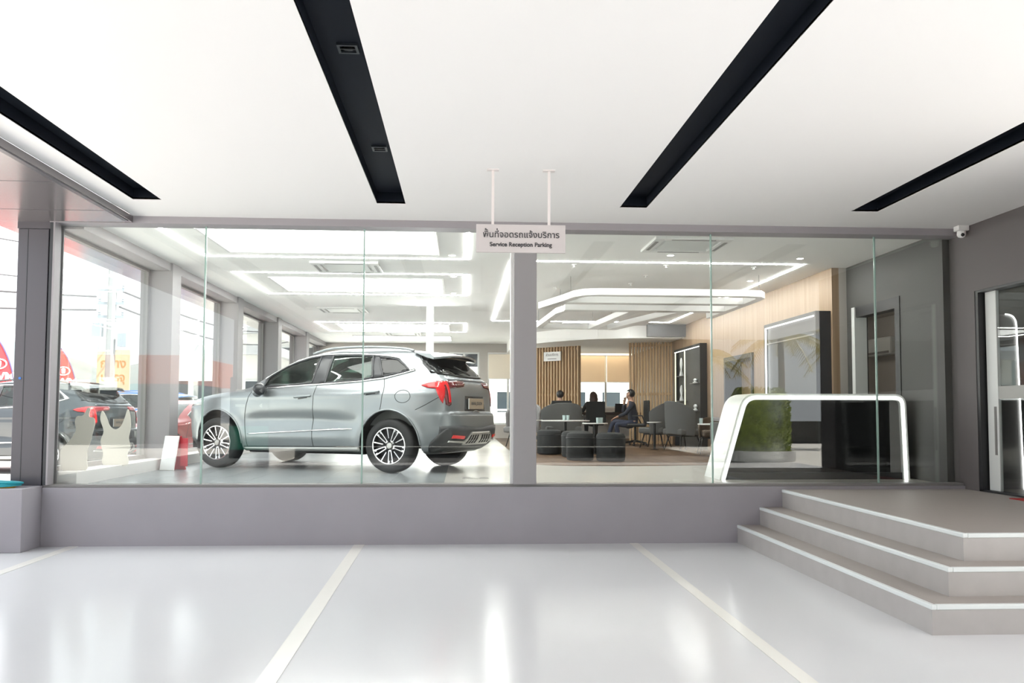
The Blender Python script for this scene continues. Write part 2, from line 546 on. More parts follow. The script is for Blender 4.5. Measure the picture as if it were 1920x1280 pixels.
box(.012, .02, 8.53, 8.56, .95, 1.45, 'pull_handle', 'frame_grey', dr)
# steps
st = thing('entrance_steps', 'three brown grey tiled steps rising to the landing by the door', 'steps', (0, 0, 0), kind='structure')
for k in range(3):
    x0, y0, z1 = 2.925 + .245 * k, 5.23 + .23 * k, .187 * (k + 1)
    s = MB()
    s.box(x0, 9.0, y0, YF, .187 * k, z1 - .012).build('step', 'riser_tile', st)
    bpy.context.view_layer.update()
    MB().box(x0 + .03, 9.0, y0 + .03, YF, z1 - .012, z1).build('tread', 'step_tile', st)
    nz = MB().box(x0 - .006, x0 + .03, y0 - .006, YF, z1 - .03, z1 + .001).box(x0 + .03, 9.0, y0 - .006, y0 + .03, z1 - .03, z1 + .001)
    nz.build('nosing', 'nosing', st, bevel=.005)
tm = MB().box(XR - .19, XR - .03, 7.5, 7.97, LAND, LAND + .008).build('door_mat', 'red_mat')
tag(tm, 'red mat lying on the landing in front of the sliding door', 'mat')
# ================================================================ showroom shell
YB = 25.4
sf = MB().box(-4.4, -.2, YF + .22, YB, .3, FL).build('floor_showroom', 'car_tile')
tag(sf, 'showroom floor of grey tiles, pale tiles and wood boards', 'floor', kind='structure')
MB().box(-.2, XR, YF + .22, YB + .0, .3, FL).build('pale_tiles', 'show_tile', sf)
wz = [(.95, 13.1), (1.05, 12.75), (1.3, 12.5), (1.7, 12.38), (2.6, 12.36), (3.6, 12.55), (4.4, 12.9), (5.14, 13.4), (5.14, 25.3), (.95, 25.3)]
MB().prism(wz, FL, FL + .003, 'z').build('wood_boards', 'wood_floor', sf)
MB().box(.03, .19, 10.02, 10.16, FL, FL + .004).build('floor_outlet', 'show_tile', sf, bevel=.002)
for x in (.0, .2):
    MB().box(x, x + .11, 10.1, 10.2, FL, FL + .004).build('floor_outlet', 'frame_grey', sf)
ci = box(-4.42, XR + .1, YF + .2, YB + .1, 3.41, 3.55, 'ceiling_showroom', 'ceiling_inner')
tag(ci, 'white showroom ceiling with light lines and panels', 'ceiling', kind='structure')
# left window wall
PY = [(11.9, 12.25), (15.35, 15.7), (18.65, 19.0), (22.0, 22.35)]
bays = [(9.205, 11.9), (12.25, 15.35), (15.7, 18.65), (19.0, 22.0), (22.35, 25.3)]
lw = holed(MB(), 'x', -4.42, -4.22, 9.19, YB, 0.0, 3.41, [(a, b, .74, 3.31) for a, b in bays]).build('wall_left', 'pillar_grey')
tag(lw, 'window wall of the showroom facing the car park', 'wall', kind='structure')
box(-4.22, -4.02, 9.2, YB, 3.30, 3.41, 'header', 'pillar_grey', lw)
box(-4.22, -4.02, 9.2, YB, FL, .74, 'ledge', 'curb_white', lw)
for a, b in PY:
    box(-4.22, -3.99, a, b, FL, 3.30, 'pier', 'pillar_grey', lw)
    box(-4.22, -3.99, a, b, 3.30, 3.41, 'pier_head', 'pillar_grey', lw)
ORD = ['first', 'second', 'third', 'fourth', 'fifth']
for i, (a, b) in enumerate(bays):
    t = thing('window_%d' % (7 + i), '%s window bay of the car park side, counted from the dark column' % ORD[i], 'window', (-4.33, 0, 0), kind='structure')
    f = MB()
    for q in ((a, a + .05, .79, 3.275), (b - .05, b, .79, 3.275), (a, b, .74, .79), (a, b, 3.275, 3.31)):
        f.box(-.03, .03, q[0], q[1], q[2], q[3])
    f.build('window_frame', 'frame_grey', t)
    box(-.004, .004, a + .05, b - .05, .79, 3.275, 'pane', 'side_pane', t)
# back wall
bw = holed(MB(), 'y', YB, YB + .15, -4.42, XR + .1, .3, 3.41, [(-3.9, -2.3, 1.2, 3.15), (-2.0, -.7, 1.2, 3.15), (-.42, .48, 1.0, 3.15), (.74, 1.95, 1.0, 3.15), (2.1, 3.35, 1.5, 3.12), (3.46, 5.1, 1.5, 3.12)]).build('wall_back', 'inner_wall')
tag(bw, 'back wall of the showroom with windows behind roller blinds', 'wall', kind='structure')
WB = [(-3.9, -2.3, 1.2, 3.15, None), (-2.0, -.7, 1.2, 3.15, None), (-.42, .48, 1.0, 3.15, None), (.74, 1.95, 1.0, 3.15, 2.36), (2.1, 3.35, 1.5, 3.12, 2.28), (3.46, 5.1, 1.5, 3.12, 2.28)]
WL = ['back window beyond the bonnet of the silver car', 'back window beyond the roof of the silver car', 'back window with a dark upper pane above the tail of the silver car',
      'back window with railing, next to the pale pillar', 'back window behind the slatted wood screen that carries the little sign', 'wide back window behind the woman at the desk']
BL = ['pale roller blind half down beside the pale pillar', 'tan roller blind behind the slatted screen with the small sign', 'tan roller blind above the woman at the desk']
nb = 0
for i, (a, b, z0, z1, bl) in enumerate(WB):
    t = thing('window_%d' % (12 + i), WL[i], 'window', (0, YB + .05, 0), kind='structure')
    f = MB()
    c = (a + b) / 2
    for q in ((a, a + .05, z0 + .05, z1 - .05), (b - .05, b, z0 + .05, z1 - .05), (a, b, z0, z0 + .05), (a, b, z1 - .05, z1), (c - .03, c + .03, z0 + .05, z1 - .05)):
        f.box(q[0], q[1], -.03, .03, q[2], q[3])
    f.build('window_frame', 'frame_white', t)
    box(a + .05, b - .05, -.004, .004, z0 + .05, z1 - .05, 'pane', 'side_pane', t)
    if i == 2:
        box(a + .05, b - .05, -.012, -.006, 2.72, z1 - .05, 'dark_upper_pane', 'window_dark', t)
    if bl:
        r = thing('roller_blind', BL[nb], 'blind', (0, YB - .03, 0), group='roller blinds on the back windows')
        nb += 1
        for k, (p, q) in enumerate(((a + .02, c - .03), (c + .03, b - .02)) if i > 3 else ((a + .02, b - .02),)):
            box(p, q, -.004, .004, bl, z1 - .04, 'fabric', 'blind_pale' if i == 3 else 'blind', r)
            MB().tube([(p, 0, bl), (q, 0, bl)], .012, 8).build('bottom_bar', 'white', r)
        MB().tube([(a + .02, 0, z1 - .03), (b - .02, 0, z1 - .03)], .028, 10).build('roller', 'white', r)
# right side of the interior: dark wall with a doorway, then wood
rw = holed(MB(), 'x', 5.36, 5.56, YF + .2, 11.62, FL, 3.41, [(10.15, 11.4, FL, 2.82)]).build('wall_right_inner', 'inner_dark_wall')
tag(rw, 'dark grey inner wall with a doorway behind the counter', 'wall', kind='structure')
dj = thing('door_2', 'open doorway with black and white jambs in the dark inner wall', 'doorway', (5.36, 0, 0), kind='structure')
box(-.03, .14, 11.31, 11.4, FL, 2.82, 'white_jamb', 'frame_white', dj)
box(-.01, .14, 10.15, 10.27, FL, 2.68, 'black_jamb', 'frame_dark', dj)
box(-.01, .14, 10.15, 11.31, 2.68, 2.82, 'door_head', 'frame_dark', dj)
br = MB().box(6.9, 7.0, 9.3, 14, FL, 3.0).box(5.6, 7.0, 13.9, 14.0, FL, 3.0).box(5.6, 7, 9.3, 14, 2.95, 3.05).box(5.6, 7, 9.3, 14, FL - .05, FL).build('wall_side_room', 'inner_wall')
tag(br, 'pale walls of the small room seen through the open doorway', 'wall', kind='structure')
ww = holed(MB(), 'x', 5.15, 5.25, 11.6, YB, FL, 3.41, [(14.85, 16.5, FL, 2.45)]).build('wall_wood', 'wood_wall')
holed(MB(), 'x', 5.25, 5.45, 11.6, YB, FL, 3.41, [(14.85, 16.5, FL, 2.45)]).build('backing', 'inner_wall', ww)
tag(ww, 'wood panelled wall along the lounge', 'wall', kind='structure')
dd = thing('door_3', 'dark framed doorway in the wood wall between the two black display cabinets', 'doorway', (5.15, 0, 0), kind='structure')
box(-.03, .3, 14.85, 14.93, FL, 2.37, 'jamb', 'frame_dark', dd)
box(-.03, .3, 16.42, 16.5, FL, 2.37, 'jamb', 'frame_dark', dd)
box(-.03, .3, 14.85, 16.5, 2.37, 2.45, 'door_head', 'frame_dark', dd)
box(.30, .34, 14.85, 16.5, FL, 2.45, 'door_leaf', 'wood_wall', dd)
bh = box(4.25, 5.14, 19.4, 19.55, 3.13, 3.41, 'trim_4', 'frame_dark')
tag(bh, 'dark bulkhead over the right hand wood screen'.replace('right hand ', 'wider '), 'bulkhead', kind='structure')
# lowered lounge ceiling with a curved white edge
ed = [(1.3, 23.6), (1.35, 22.8), (1.6, 22.0), (2.1, 21.2), (2.6, 20.6), (3.2, 20.1), (3.9, 19.8), (5.14, 19.6)]
lc = MB().prism(ed + [(5.14, 25.35), (1.3, 25.35)], 3.12, 3.41, 'z').build('ceiling_lounge', 'ceiling_inner')
box(1.5, 5.05, 25.1, 25.3, 3.09, 3.119, 'cove_light', 'cove_warm', lc)
tag(lc, 'lowered lounge ceiling with a curved white front edge', 'ceiling', kind='structure')
# ================================================================ showroom ceiling fittings
CZ = 3.41
def rect_line(x0, x1, y0, y1, label, wd=.035):
    t = MB()
    t.box(x0, x1, y0, y0 + wd, CZ - .008, CZ).box(x0, x1, y1 - wd, y1, CZ - .008, CZ)
    t.box(x0, x0 + wd, y0 + wd, y1 - wd, CZ - .008, CZ).box(x1 - wd, x1, y0 + wd, y1 - wd, CZ - .008, CZ)
    return tag(t.build('ceiling_light_line', 'led'), label, 'light', 'lit rectangles on the showroom ceiling')
rect_line(-3.38, .07, 9.4, 11.3, 'glowing white light rectangle on the ceiling closest to the car park corner of the glass')
rect_line(-3.36, .07, 12.55, 14.85, 'glowing white light rectangle on the ceiling above the roof of the silver car')
rect_line(-3.36, .07, 19.45, 21.7, 'small looking light rectangle on the ceiling towards the back wall')
rect_line(.64, 4.66, 11.33, 18.95, 'widest light rectangle on the ceiling, running around the hanging white frame', .04)
for i, (x0, x1, y0, y1) in enumerate(((-2.95, -.34, 9.55, 10.9), (-2.92, -.34, 13.0, 14.42), (-2.92, -.34, 19.8, 21.3), (-2.92, -.34, 22.9, 24.4))):
    t = thing('ceiling_panel', ('large glowing ceiling panel nearest the glass front', 'glowing ceiling panel above the roof of the silver car', 'third glowing ceiling panel counted from the glass front', 'glowing ceiling panel farthest from the glass front, by the back wall')[i], 'light panel', ((x0 + x1) / 2, (y0 + y1) / 2, CZ), group='glowing panels on the showroom ceiling')
    a, b = (x1 - x0) / 2, (y1 - y0) / 2
    MB().box(-a, a, -b, b, -.010, -.002).build('diffuser', 'panel_light', t)
    f = MB()
    for q in ((-a - .03, -a, -b - .03, b + .03), (a, a + .03, -b - .03, b + .03), (-a, a, -b - .03, -b), (-a, a, b, b + .03)):
        f.box(*q, -.02, 0)
    f.build('frame', 'white', t)
def cassette(x, y, label):
    t = thing('ceiling_air_conditioner', label, 'air conditioner', (x, y, CZ), group='ceiling air conditioners')
    f = MB()
    for q in ((-.46, -.34, -.42, .42), (.34, .46, -.42, .42), (-.34, .34, -.42, -.32), (-.34, .34, .32, .42)):
        f.box(*q, -.035, 0)
    f.build('panel', 'white', t, bevel=.006)
    MB().box(-.3, .3, -.28, .28, -.03, -.004).build('intake_grille', 'frame_white', t)
    for q in ((-.43, -.39, -.26, .26), (.39, .43, -.26, .26), (-.26, .26, -.385, -.355), (-.26, .26, .355, .385)):
        MB().box(*q, -.038, -.03).build('louvre', 'frame_grey', t)
    return t
cs = cassette(-1.62, 11.97, 'ceiling air conditioner between the first two glowing panels')
again(cs, 'ceiling air conditioner behind the second glowing panel', (-2.38, 17.05, CZ))
again(cs, 'ceiling air conditioner near the back wall, over the tail of the silver car', (-1.55, 22.1, CZ))
again(cs, 'ceiling air conditioner nearest the glass, above the counter side', (2.67, 10.05, CZ))
again(cs, 'ceiling air conditioner over the lounge, behind the hanging white frame', (2.7, 19.4, CZ))
DL = [(-.17, 9.31), (-.15, 11.01), (-.15, 12.76), (-.17, 14.55), (2.67, 10.8), (2.66, 9.3), (4.42, 10.9), (4.41, 12.83), (4.42, 9.41), (4.5, 14.66), (4.4, 16.12)]
DLL = ['downlight touching the beam over the tail of the silver car', 'downlight inside the near corner of the first light rectangle, by the pillar', 'downlight in the front corner of the second light rectangle', 'downlight in the back corner of the second light rectangle',
       'downlight behind the air conditioner nearest the glass', 'downlight at the beam, in front of the air conditioner nearest the glass', 'downlight beside the front corner of the widest light rectangle', 'downlight inside the long side of the widest light rectangle',
       'downlight at the beam beside the dark wall', 'downlight over the hanging frame, second along the wood wall', 'downlight over the hanging frame, deepest along the wood wall']
t0 = thing('downlight', DLL[0], 'ceiling light', (*DL[0], CZ), group='round downlights')
MB().lathe([(.052, 0), (.052, -.006), (.042, -.008), (.042, -.002)], 20).build('rim', 'white', t0)
MB().lathe([(.040, -.002), (.040, -.0045)], 20).build('lens', 'down_light', t0)
for p, l in list(zip(DL, DLL))[1:]:
    again(t0, l, (*p, CZ))
SP = [(1.52, 11.6), (2.7, 12.44), (2.63, 13.24), (1.5, 13.73), (2.79, 11.55), (4.04, 11.6)]
SPL = ['sprinkler head just behind the front light line, by the pillar', 'sprinkler head above the front bar of the hanging frame', 'sprinkler head above the second bar of the hanging frame', 'sprinkler head above the slanted end of the hanging frame', 'sprinkler head just behind the middle of the front light line', 'sprinkler head just behind the front light line, near the wood wall']
t0 = thing('sprinkler_head', SPL[0], 'sprinkler', (*SP[0], CZ), group='fire sprinklers')
MB().lathe([(.035, 0), (.03, -.012), (.012, -.014), (.012, -.03), (.02, -.034), (.02, -.038)], 14).build('nozzle', 'white', t0, smooth='auto')
for p, l in list(zip(SP, SPL))[1:]:
    again(t0, l, (*p, CZ))
# hanging white frame
hf = thing('ceiling_lattice', 'white frame of crossing bars hanging over the lounge', 'ceiling feature', (0, 0, 0))
def bar(pts, wd, name='bar', z0=3.05, z1=3.15):
    pts = [Vector(p) for p in pts]
    n = len(pts)
    L, R_ = [], []
    for i in range(n):
        d = (pts[min(i + 1, n - 1)] - pts[max(i - 1, 0)]).normalized()
        nn = Vector((-d.y, d.x))
        L.append(pts[i] + nn * wd / 2)
        R_.append(pts[i] - nn * wd / 2)
    MB().prism([tuple(p) for p in L + R_[::-1]], z0, z1, 'z').build(name, 'white', hf, bevel=.006)
bar([(1.27, 13.7), (1.55, 12.75), (1.66, 12.3), (1.76, 12.14), (1.95, 12.08), (3.0, 12.06), (4.1, 12.08), (4.28, 12.12), (4.36, 12.25), (4.38, 12.6), (4.38, 14.9)], .13)
bar([(1.5, 13.0), (4.32, 13.0)], .22)
bar([(1.66, 13.95), (4.32, 13.95)], .24)
bar([(1.5, 16.9), (1.62, 14.4), (1.7, 14.08)], .11)
bar([(2.6, 17.0), (2.85, 14.07)], .18)
bar([(3.0, 17.1), (3.7, 14.07)], .22)
bar([(1.5, 16.95), (3.1, 17.1)], .1)
for x, y in ((1.6, 12.6), (4.36, 12.3), (4.36, 14.8), (1.6, 13.95), (1.5, 16.9), (2.6, 16.95), (3.0, 17.05)):
    MB().tube([(x, y, 3.14), (x, y, 3.41)], .004, 6).build('suspension_wire', 'frame_grey', hf)
# lit post behind the car
lp = thing('light_post', 'slim white post with a glowing strip behind the silver car', 'light', (-.64, 16.5, FL))
MB().box(-.075, .075, -.06, .06, 0, 2.81).build('post', 'white', lp, bevel=.008)
MB().box(-.028, .028, -.066, -.06, .3, 2.78).build('light_strip', 'led', lp)
MB().box(-.16, .16, -.16, .16, 0, .02).build('base_plate', 'white', lp)
# ================================================================ hanging sign, camera, hose
sg = thing('hanging_sign', 'pale grey sign hanging from the canopy ceiling in front of the pillar', 'sign', (.475, 7.03, 0))
SX = .372
box(-SX, SX, -.012, .012, 2.703, 2.937, 'sign_board', 'sign_panel', sg, .002)
for x in (-.235, .235):
    MB().box(x - .011, x + .011, -.008, .008, 2.935, 3.392).build('hanging_rod', 'rod_white', sg)
    MB().box(x - .05, x + .05, -.03, .03, 3.392, 3.40).build('ceiling_plate', 'rod_white', sg)
def thai(base, marks, size, x0, y, z, parent, m='ink', bold=.004):
    lt, wd = text(base, size, m, 'lettering', parent, face_cam(0, 0, 0), bold=bold, ax='LEFT')
    lt.location = (x0 - wd / 2, y, z)
    for pre, mk, dx, dz in marks:
        tmp, pw = text(pre, size, m, 'probe', None, face_cam(0, 0, 0))
        bpy.data.objects.remove(tmp)
        o, _ = text(mk, size, m, 'tone_mark', parent, face_cam(0, 0, 0), bold=bold, ax='LEFT')
        o.location = (x0 - wd / 2 + pw + dx * size, y, z + dz * size)
    return wd
TH = '\u0e1e\u0e37\u0e19\u0e17\u0e35\u0e08\u0e2d\u0e14\u0e23\u0e16\u0e41\u0e08\u0e49\u0e07\u0e1a\u0e23\u0e34\u0e01\u0e32\u0e23'
_p, w0 = text(TH, 1.0, 'ink', 'probe', None, Matrix())
bpy.data.objects.remove(_p)
ts = .635 / w0
thai(TH, [('\u0e1e', '\u0e49', .0, .19), ('\u0e1e\u0e37\u0e19\u0e17', '\u0e48', .0, .19)], ts, 0, -.013, 2.828, sg, bold=.012 * ts)
_p, w1 = text('Service Reception Parking', 1.0, 'ink', 'probe', None, Matrix())
bpy.data.objects.remove(_p)
text('Service Reception Parking', .515 / w1, 'ink', 'lettering', sg, face_cam(0, -.013, 2.753), bold=.0012)
sc_ = thing('security_camera', 'white dome security camera where the dark wall meets the ceiling', 'camera', (5.37, 8.84, 3.40))
MB().box(-.06, .06, -.05, .05, -.055, 0).build('mounting_box', 'white', sc_, bevel=.006)
MB().lathe([(.042, -.05), (.046, -.075), (.046, -.095), (.036, -.118), (.015, -.128)], 20).build('dome', 'white', sc_, smooth=True)
MB().ball((-.008, -.034, -.100), .02, 12, 8).build('lens', 'gloss_black', sc_, smooth=True)
hs = thing('coiled_hose', 'coil of teal and yellow hose lying on the grey block', 'hose', (-4.70, 8.80, .615))
for k, (m, nm, rr, zz) in enumerate((('yellow_hose', 'yellow_hose', .21, .012), ('teal_hose', 'teal_hose', .235, .025), ('teal_hose', 'teal_hose', .215, .036), ('yellow_hose', 'yellow_hose', .19, .033), ('teal_hose', 'teal_hose', .20, .050))):
    MB().tube([(rr * 1.25 * math.cos(a) + .02 * k, rr * .55 * math.sin(a), zz + .006 * math.sin(2 * a + k)) for a in [2 * PI * i / 40 for i in range(40)]], .011, 8, closed=True).build(nm, m, hs, smooth=True)
bs = MB().lathe([(.0135, 0), (.0135, .003)], 20, mtx=Matrix.Rotation(PI / 2, 4, 'X')).build('round_sticker', 'blue_sticker', loc=(-4.535, 9.017, 1.71))
tag(bs, 'small round blue sticker on the dark column', 'sticker')
# ================================================================ the car: surface functions
def hermite(xs,ys):
    xs=np.array(xs,float);ys=np.array(ys,float);h=np.diff(xs);d=np.diff(ys)/h
    m=np.zeros(len(xs));m[0]=d[0];m[-1]=d[-1]
    for i in range(1,len(xs)-1):
        m[i]=0 if d[i-1]*d[i]<=0 else 3*(h[i-1]+h[i])/((2*h[i]+h[i-1])/d[i-1]+(h[i]+2*h[i-1])/d[i])
    def f(x):
        x=min(max(x,xs[0]),xs[-1]);i=min(max(int(np.searchsorted(xs,x))-1,0),len(xs)-2);t=(x-xs[i])/h[i]
        return float((1+2*t)*(1-t)**2*ys[i]+t*(1-t)**2*h[i]*m[i]+t*t*(3-2*t)*ys[i+1]+t*t*(t-1)*h[i]*m[i+1])
    return f
xr_=hermite([.24,.30,.36,.42,.5,.58,.66,.745,.775,.9,1.1,1.16,1.2,1.25,1.3,1.4,1.5,1.54,1.58,1.61,1.63,1.642,1.648],
            [-.60,-.70,-.78,-.83,-.855,-.862,-.855,-.842,-.805,-.795,-.78,-.77,-.73,-.68,-.635,-.53,-.44,-.39,-.22,.05,.27,.45,.62])
xf_=hermite([.24,.3,.4,.6,.8,.9,.96,1.0,1.04,1.07,1.10,1.13,1.2,1.3,1.4,1.5,1.55,1.58,1.61,1.63,1.642,1.648],
            [3.30,3.41,3.49,3.52,3.52,3.46,3.34,3.15,2.84,2.56,2.36,2.28,2.18,2.02,1.83,1.60,1.43,1.30,1.13,1.0,.90,.80])
w_=hermite([.24,.27,.32,.38,.5,.6,.75,.9,.98,1.05,1.10,1.14,1.2,1.3,1.4,1.5,1.54,1.58,1.61,1.63,1.642,1.648],
           [.80,.86,.885,.895,.902,.905,.915,.918,.912,.895,.872,.845,.815,.772,.725,.672,.645,.595,.53,.42,.26,.06])
xc_=hermite([.24,1.05,1.3,1.6,1.648],[1.2,1.2,1.0,.75,.71])
nf_=hermite([.24,.9,1.0,1.12,1.3,1.648],[4.0,4.0,4.5,6.5,6.5,4.0])
nr_=hermite([.24,1.2,1.3,1.55,1.648],[6.2,6.2,6.2,6.2,4.0])
def sculpt(x,z):
    s=0.
    if .3<z<1.05:
        m=np.clip((x-.42)/.35,0,1)*np.clip((2.35-x)/.35,0,1)
        zc=.60+.03*np.sin((x-.5)*1.6)
        s-=.030*m*np.exp(-((z-zc-.05)/.085)**2)
        s+=.012*m*np.exp(-((z-.44)/.07)**2)
    # shoulder crease
    if .8<z<1.1: s+=.008*np.exp(-((z-.985-.02*(1.2-x)*.5)/.028)**2)
    for xa in (0.,2.7):
        r=np.hypot(x-xa,z-.345)
        s+=.020*np.exp(-((r-.47)/.07)**2)*(1 if z>.2 else 0)
    return s
def yside(x,z):
    xc=xc_(z);w=w_(z)
    if x<xc: u=(xc-x)/(xc-xr_(z));n=nr_(z)
    else: u=(x-xc)/(xf_(z)-xc);n=nf_(z)
    if u>=1: return 0.
    y=w*(1-u**n)**(1/n)
    return y+sculpt(x,z)*min(1,y/w*1.0)**4
def xend(y,z,rear=True):
    w=w_(z);xc=xc_(z);a=min(abs(y)/w,1.)
    if rear: n=nr_(z);return xc-(xc-xr_(z))*(1-a**n)**(1/n)
    n=nf_(z);return xc+(xf_(z)-xc)*(1-a**n)**(1/n)

def inside(poly, x, z):
    c = False
    n = len(poly)
    j = n - 1
    for i in range(n):
        (xi, zi), (xj, zj) = poly[i], poly[j]
        if (zi > z) != (zj > z) and x < (xj - xi) * (z - zi) / (zj - zi) + xi:
            c = not c
        j = i
    return c
def nearest(poly, x, z, closed=True):
    best = (9e9, x, z)
    n = len(poly)
    for i in range(n if closed else n - 1):
        (ax, az), (bx, bz) = poly[i], poly[(i + 1) % n]
        L = (bx - ax) ** 2 + (bz - az) ** 2
        t = min(1, max(0, ((x - ax) * (bx - ax) + (z - az) * (bz - az)) / (L or 1)))
        px, pz = ax + t * (bx - ax), az + t * (bz - az)
        d = math.hypot(px - x, pz - z)
        if d < best[0]:
            best = (d, px, pz)
    return best
def dense(pts, step=.03, closed=False):
    out = []
    n = len(pts)
    for i in range(n if closed else n - 1):
        a, b = Vector(pts[i]), Vector(pts[(i + 1) % n])
        k = max(1, int((b - a).length / step))
        out += [tuple(a.lerp(b, j / k)) for j in range(k)]
    if not closed:
        out.append(tuple(pts[-1]))
    return out
def smooth_path(pts, k=6, closed=False):
    P = [Vector(p) for p in pts]
    n = len(P)
    out = []
    for i in range(n if closed else n - 1):
        p0 = P[(i - 1) % n] if closed or i else P[i]
        p1, p2 = P[i], P[(i + 1) % n]
        p3 = P[(i + 2) % n] if closed or i < n - 2 else p2
        for j in range(k):
            t = j / k
            out.append(tuple(.5 * ((2 * p1) + (-p0 + p2) * t + (2 * p0 - 5 * p1 + 4 * p2 - p3) * t * t + (-p0 + 3 * p1 - 3 * p2 + p3) * t ** 3)))
    if not closed:
        out.append(tuple(P[-1]))
    return out
def on_side(s, off=0.0):
    return lambda x, z: Vector((x, s * (yside(x, z) + off), z))
def on_rear(off=0.0):
    return lambda y, z: Vector((xend(y, z, True) - off, y, z))
def on_front(off=0.0):
    return lambda y, z: Vector((xend(y, z, False) + off, y, z))
def patch(poly, fn_out, fn_in, step=.04):
    """a thin curved panel following the body between two offset surfaces"""
    bd = dense(poly, step, True)
    xs = [p[0] for p in bd]
    zs = [p[1] for p in bd]
    pts = [Vector(p) for p in bd]
    nb_ = len(pts)
    x = min(xs) + step / 2
    while x < max(xs):
        z = min(zs) + step / 2
        while z < max(zs):
            if inside(bd, x, z) and nearest(bd, x, z)[0] > step * .4:
                pts.append(Vector((x, z)))
            z += step
        x += step
    v, e, f, *_ = geometry.delaunay_2d_cdt(pts, [(i, (i + 1) % nb_) for i in range(nb_)], [], 1, 1e-5)
    n = len(v)
    o = MB()
    vo = [fn_out(p[0], p[1]) for p in v] + [fn_in(p[0], p[1]) for p in v]
    fs = [tuple(q) for q in f] + [tuple(i + n for i in reversed(q)) for q in f]
    cnt = {}
    for q in f:
        for i in range(len(q)):
            a, b = q[i], q[(i + 1) % len(q)]
            k = (min(a, b), max(a, b))
            cnt[k] = cnt.get(k, 0) + 1
    fs += [(a, b, b + n, a + n) for (a, b), c in cnt.items() if c == 1]
    return o.add(vo, fs)
def spatch(poly, s, o1=.006, o0=-.004, step=.04):
    return patch(poly, on_side(s, o1), on_side(s, o0), step)

G_FRONT = [(1.96, 1.105), (1.96, 1.215), (1.88, 1.272), (1.70, 1.378), (1.52, 1.448), (1.34, 1.497), (1.165, 1.52), (1.20, 1.16), (1.44, 1.14), (1.7, 1.122)]
G_REAR = [(.975, 1.523), (.80, 1.528), (.587, 1.521), (.365, 1.507), (.30, 1.225), (.47, 1.192), (.70, 1.172), (1.0, 1.158)]
G_QUART = [(.275, 1.495), (.13, 1.482), (-.015, 1.455), (-.12, 1.385), (-.205, 1.312), (-.05, 1.272), (.15, 1.238)]
DLO = [(2.0, 1.085), (1.995, 1.225), (1.90, 1.288), (1.70, 1.397), (1.52, 1.470), (1.34, 1.520), (1.121, 1.544), (.814, 1.551), (.587, 1.543), (.353, 1.528), (.123, 1.505), (-.032, 1.478), (-.161, 1.393), (-.285, 1.311),
       (-.157, 1.277), (.112, 1.211), (.47, 1.172), (.915, 1.143), (1.133, 1.134), (1.44, 1.118), (1.8, 1.095)]
RW = .425   # wheel opening radius
def arch(cx):
    return [(cx + RW * math.cos(PI * i / 30) * 1.0, .345 + (RW + .035) * math.sin(PI * i / 30)) for i in range(31)] + [(cx - RW - .02, .2), (cx + RW + .02, .2)]
ARCHES = [arch(0.0), arch(2.7)]
WS = [(-.66, 1.155), (.66, 1.155), (.60, 1.30), (.53, 1.43), (.46, 1.53), (-.46, 1.53), (-.53, 1.43), (-.60, 1.30)]
RG = [(-.60, 1.265), (-.3, 1.247), (.3, 1.247), (.60, 1.265), (.57, 1.36), (.52, 1.47), (-.52, 1.47), (-.57, 1.36)]

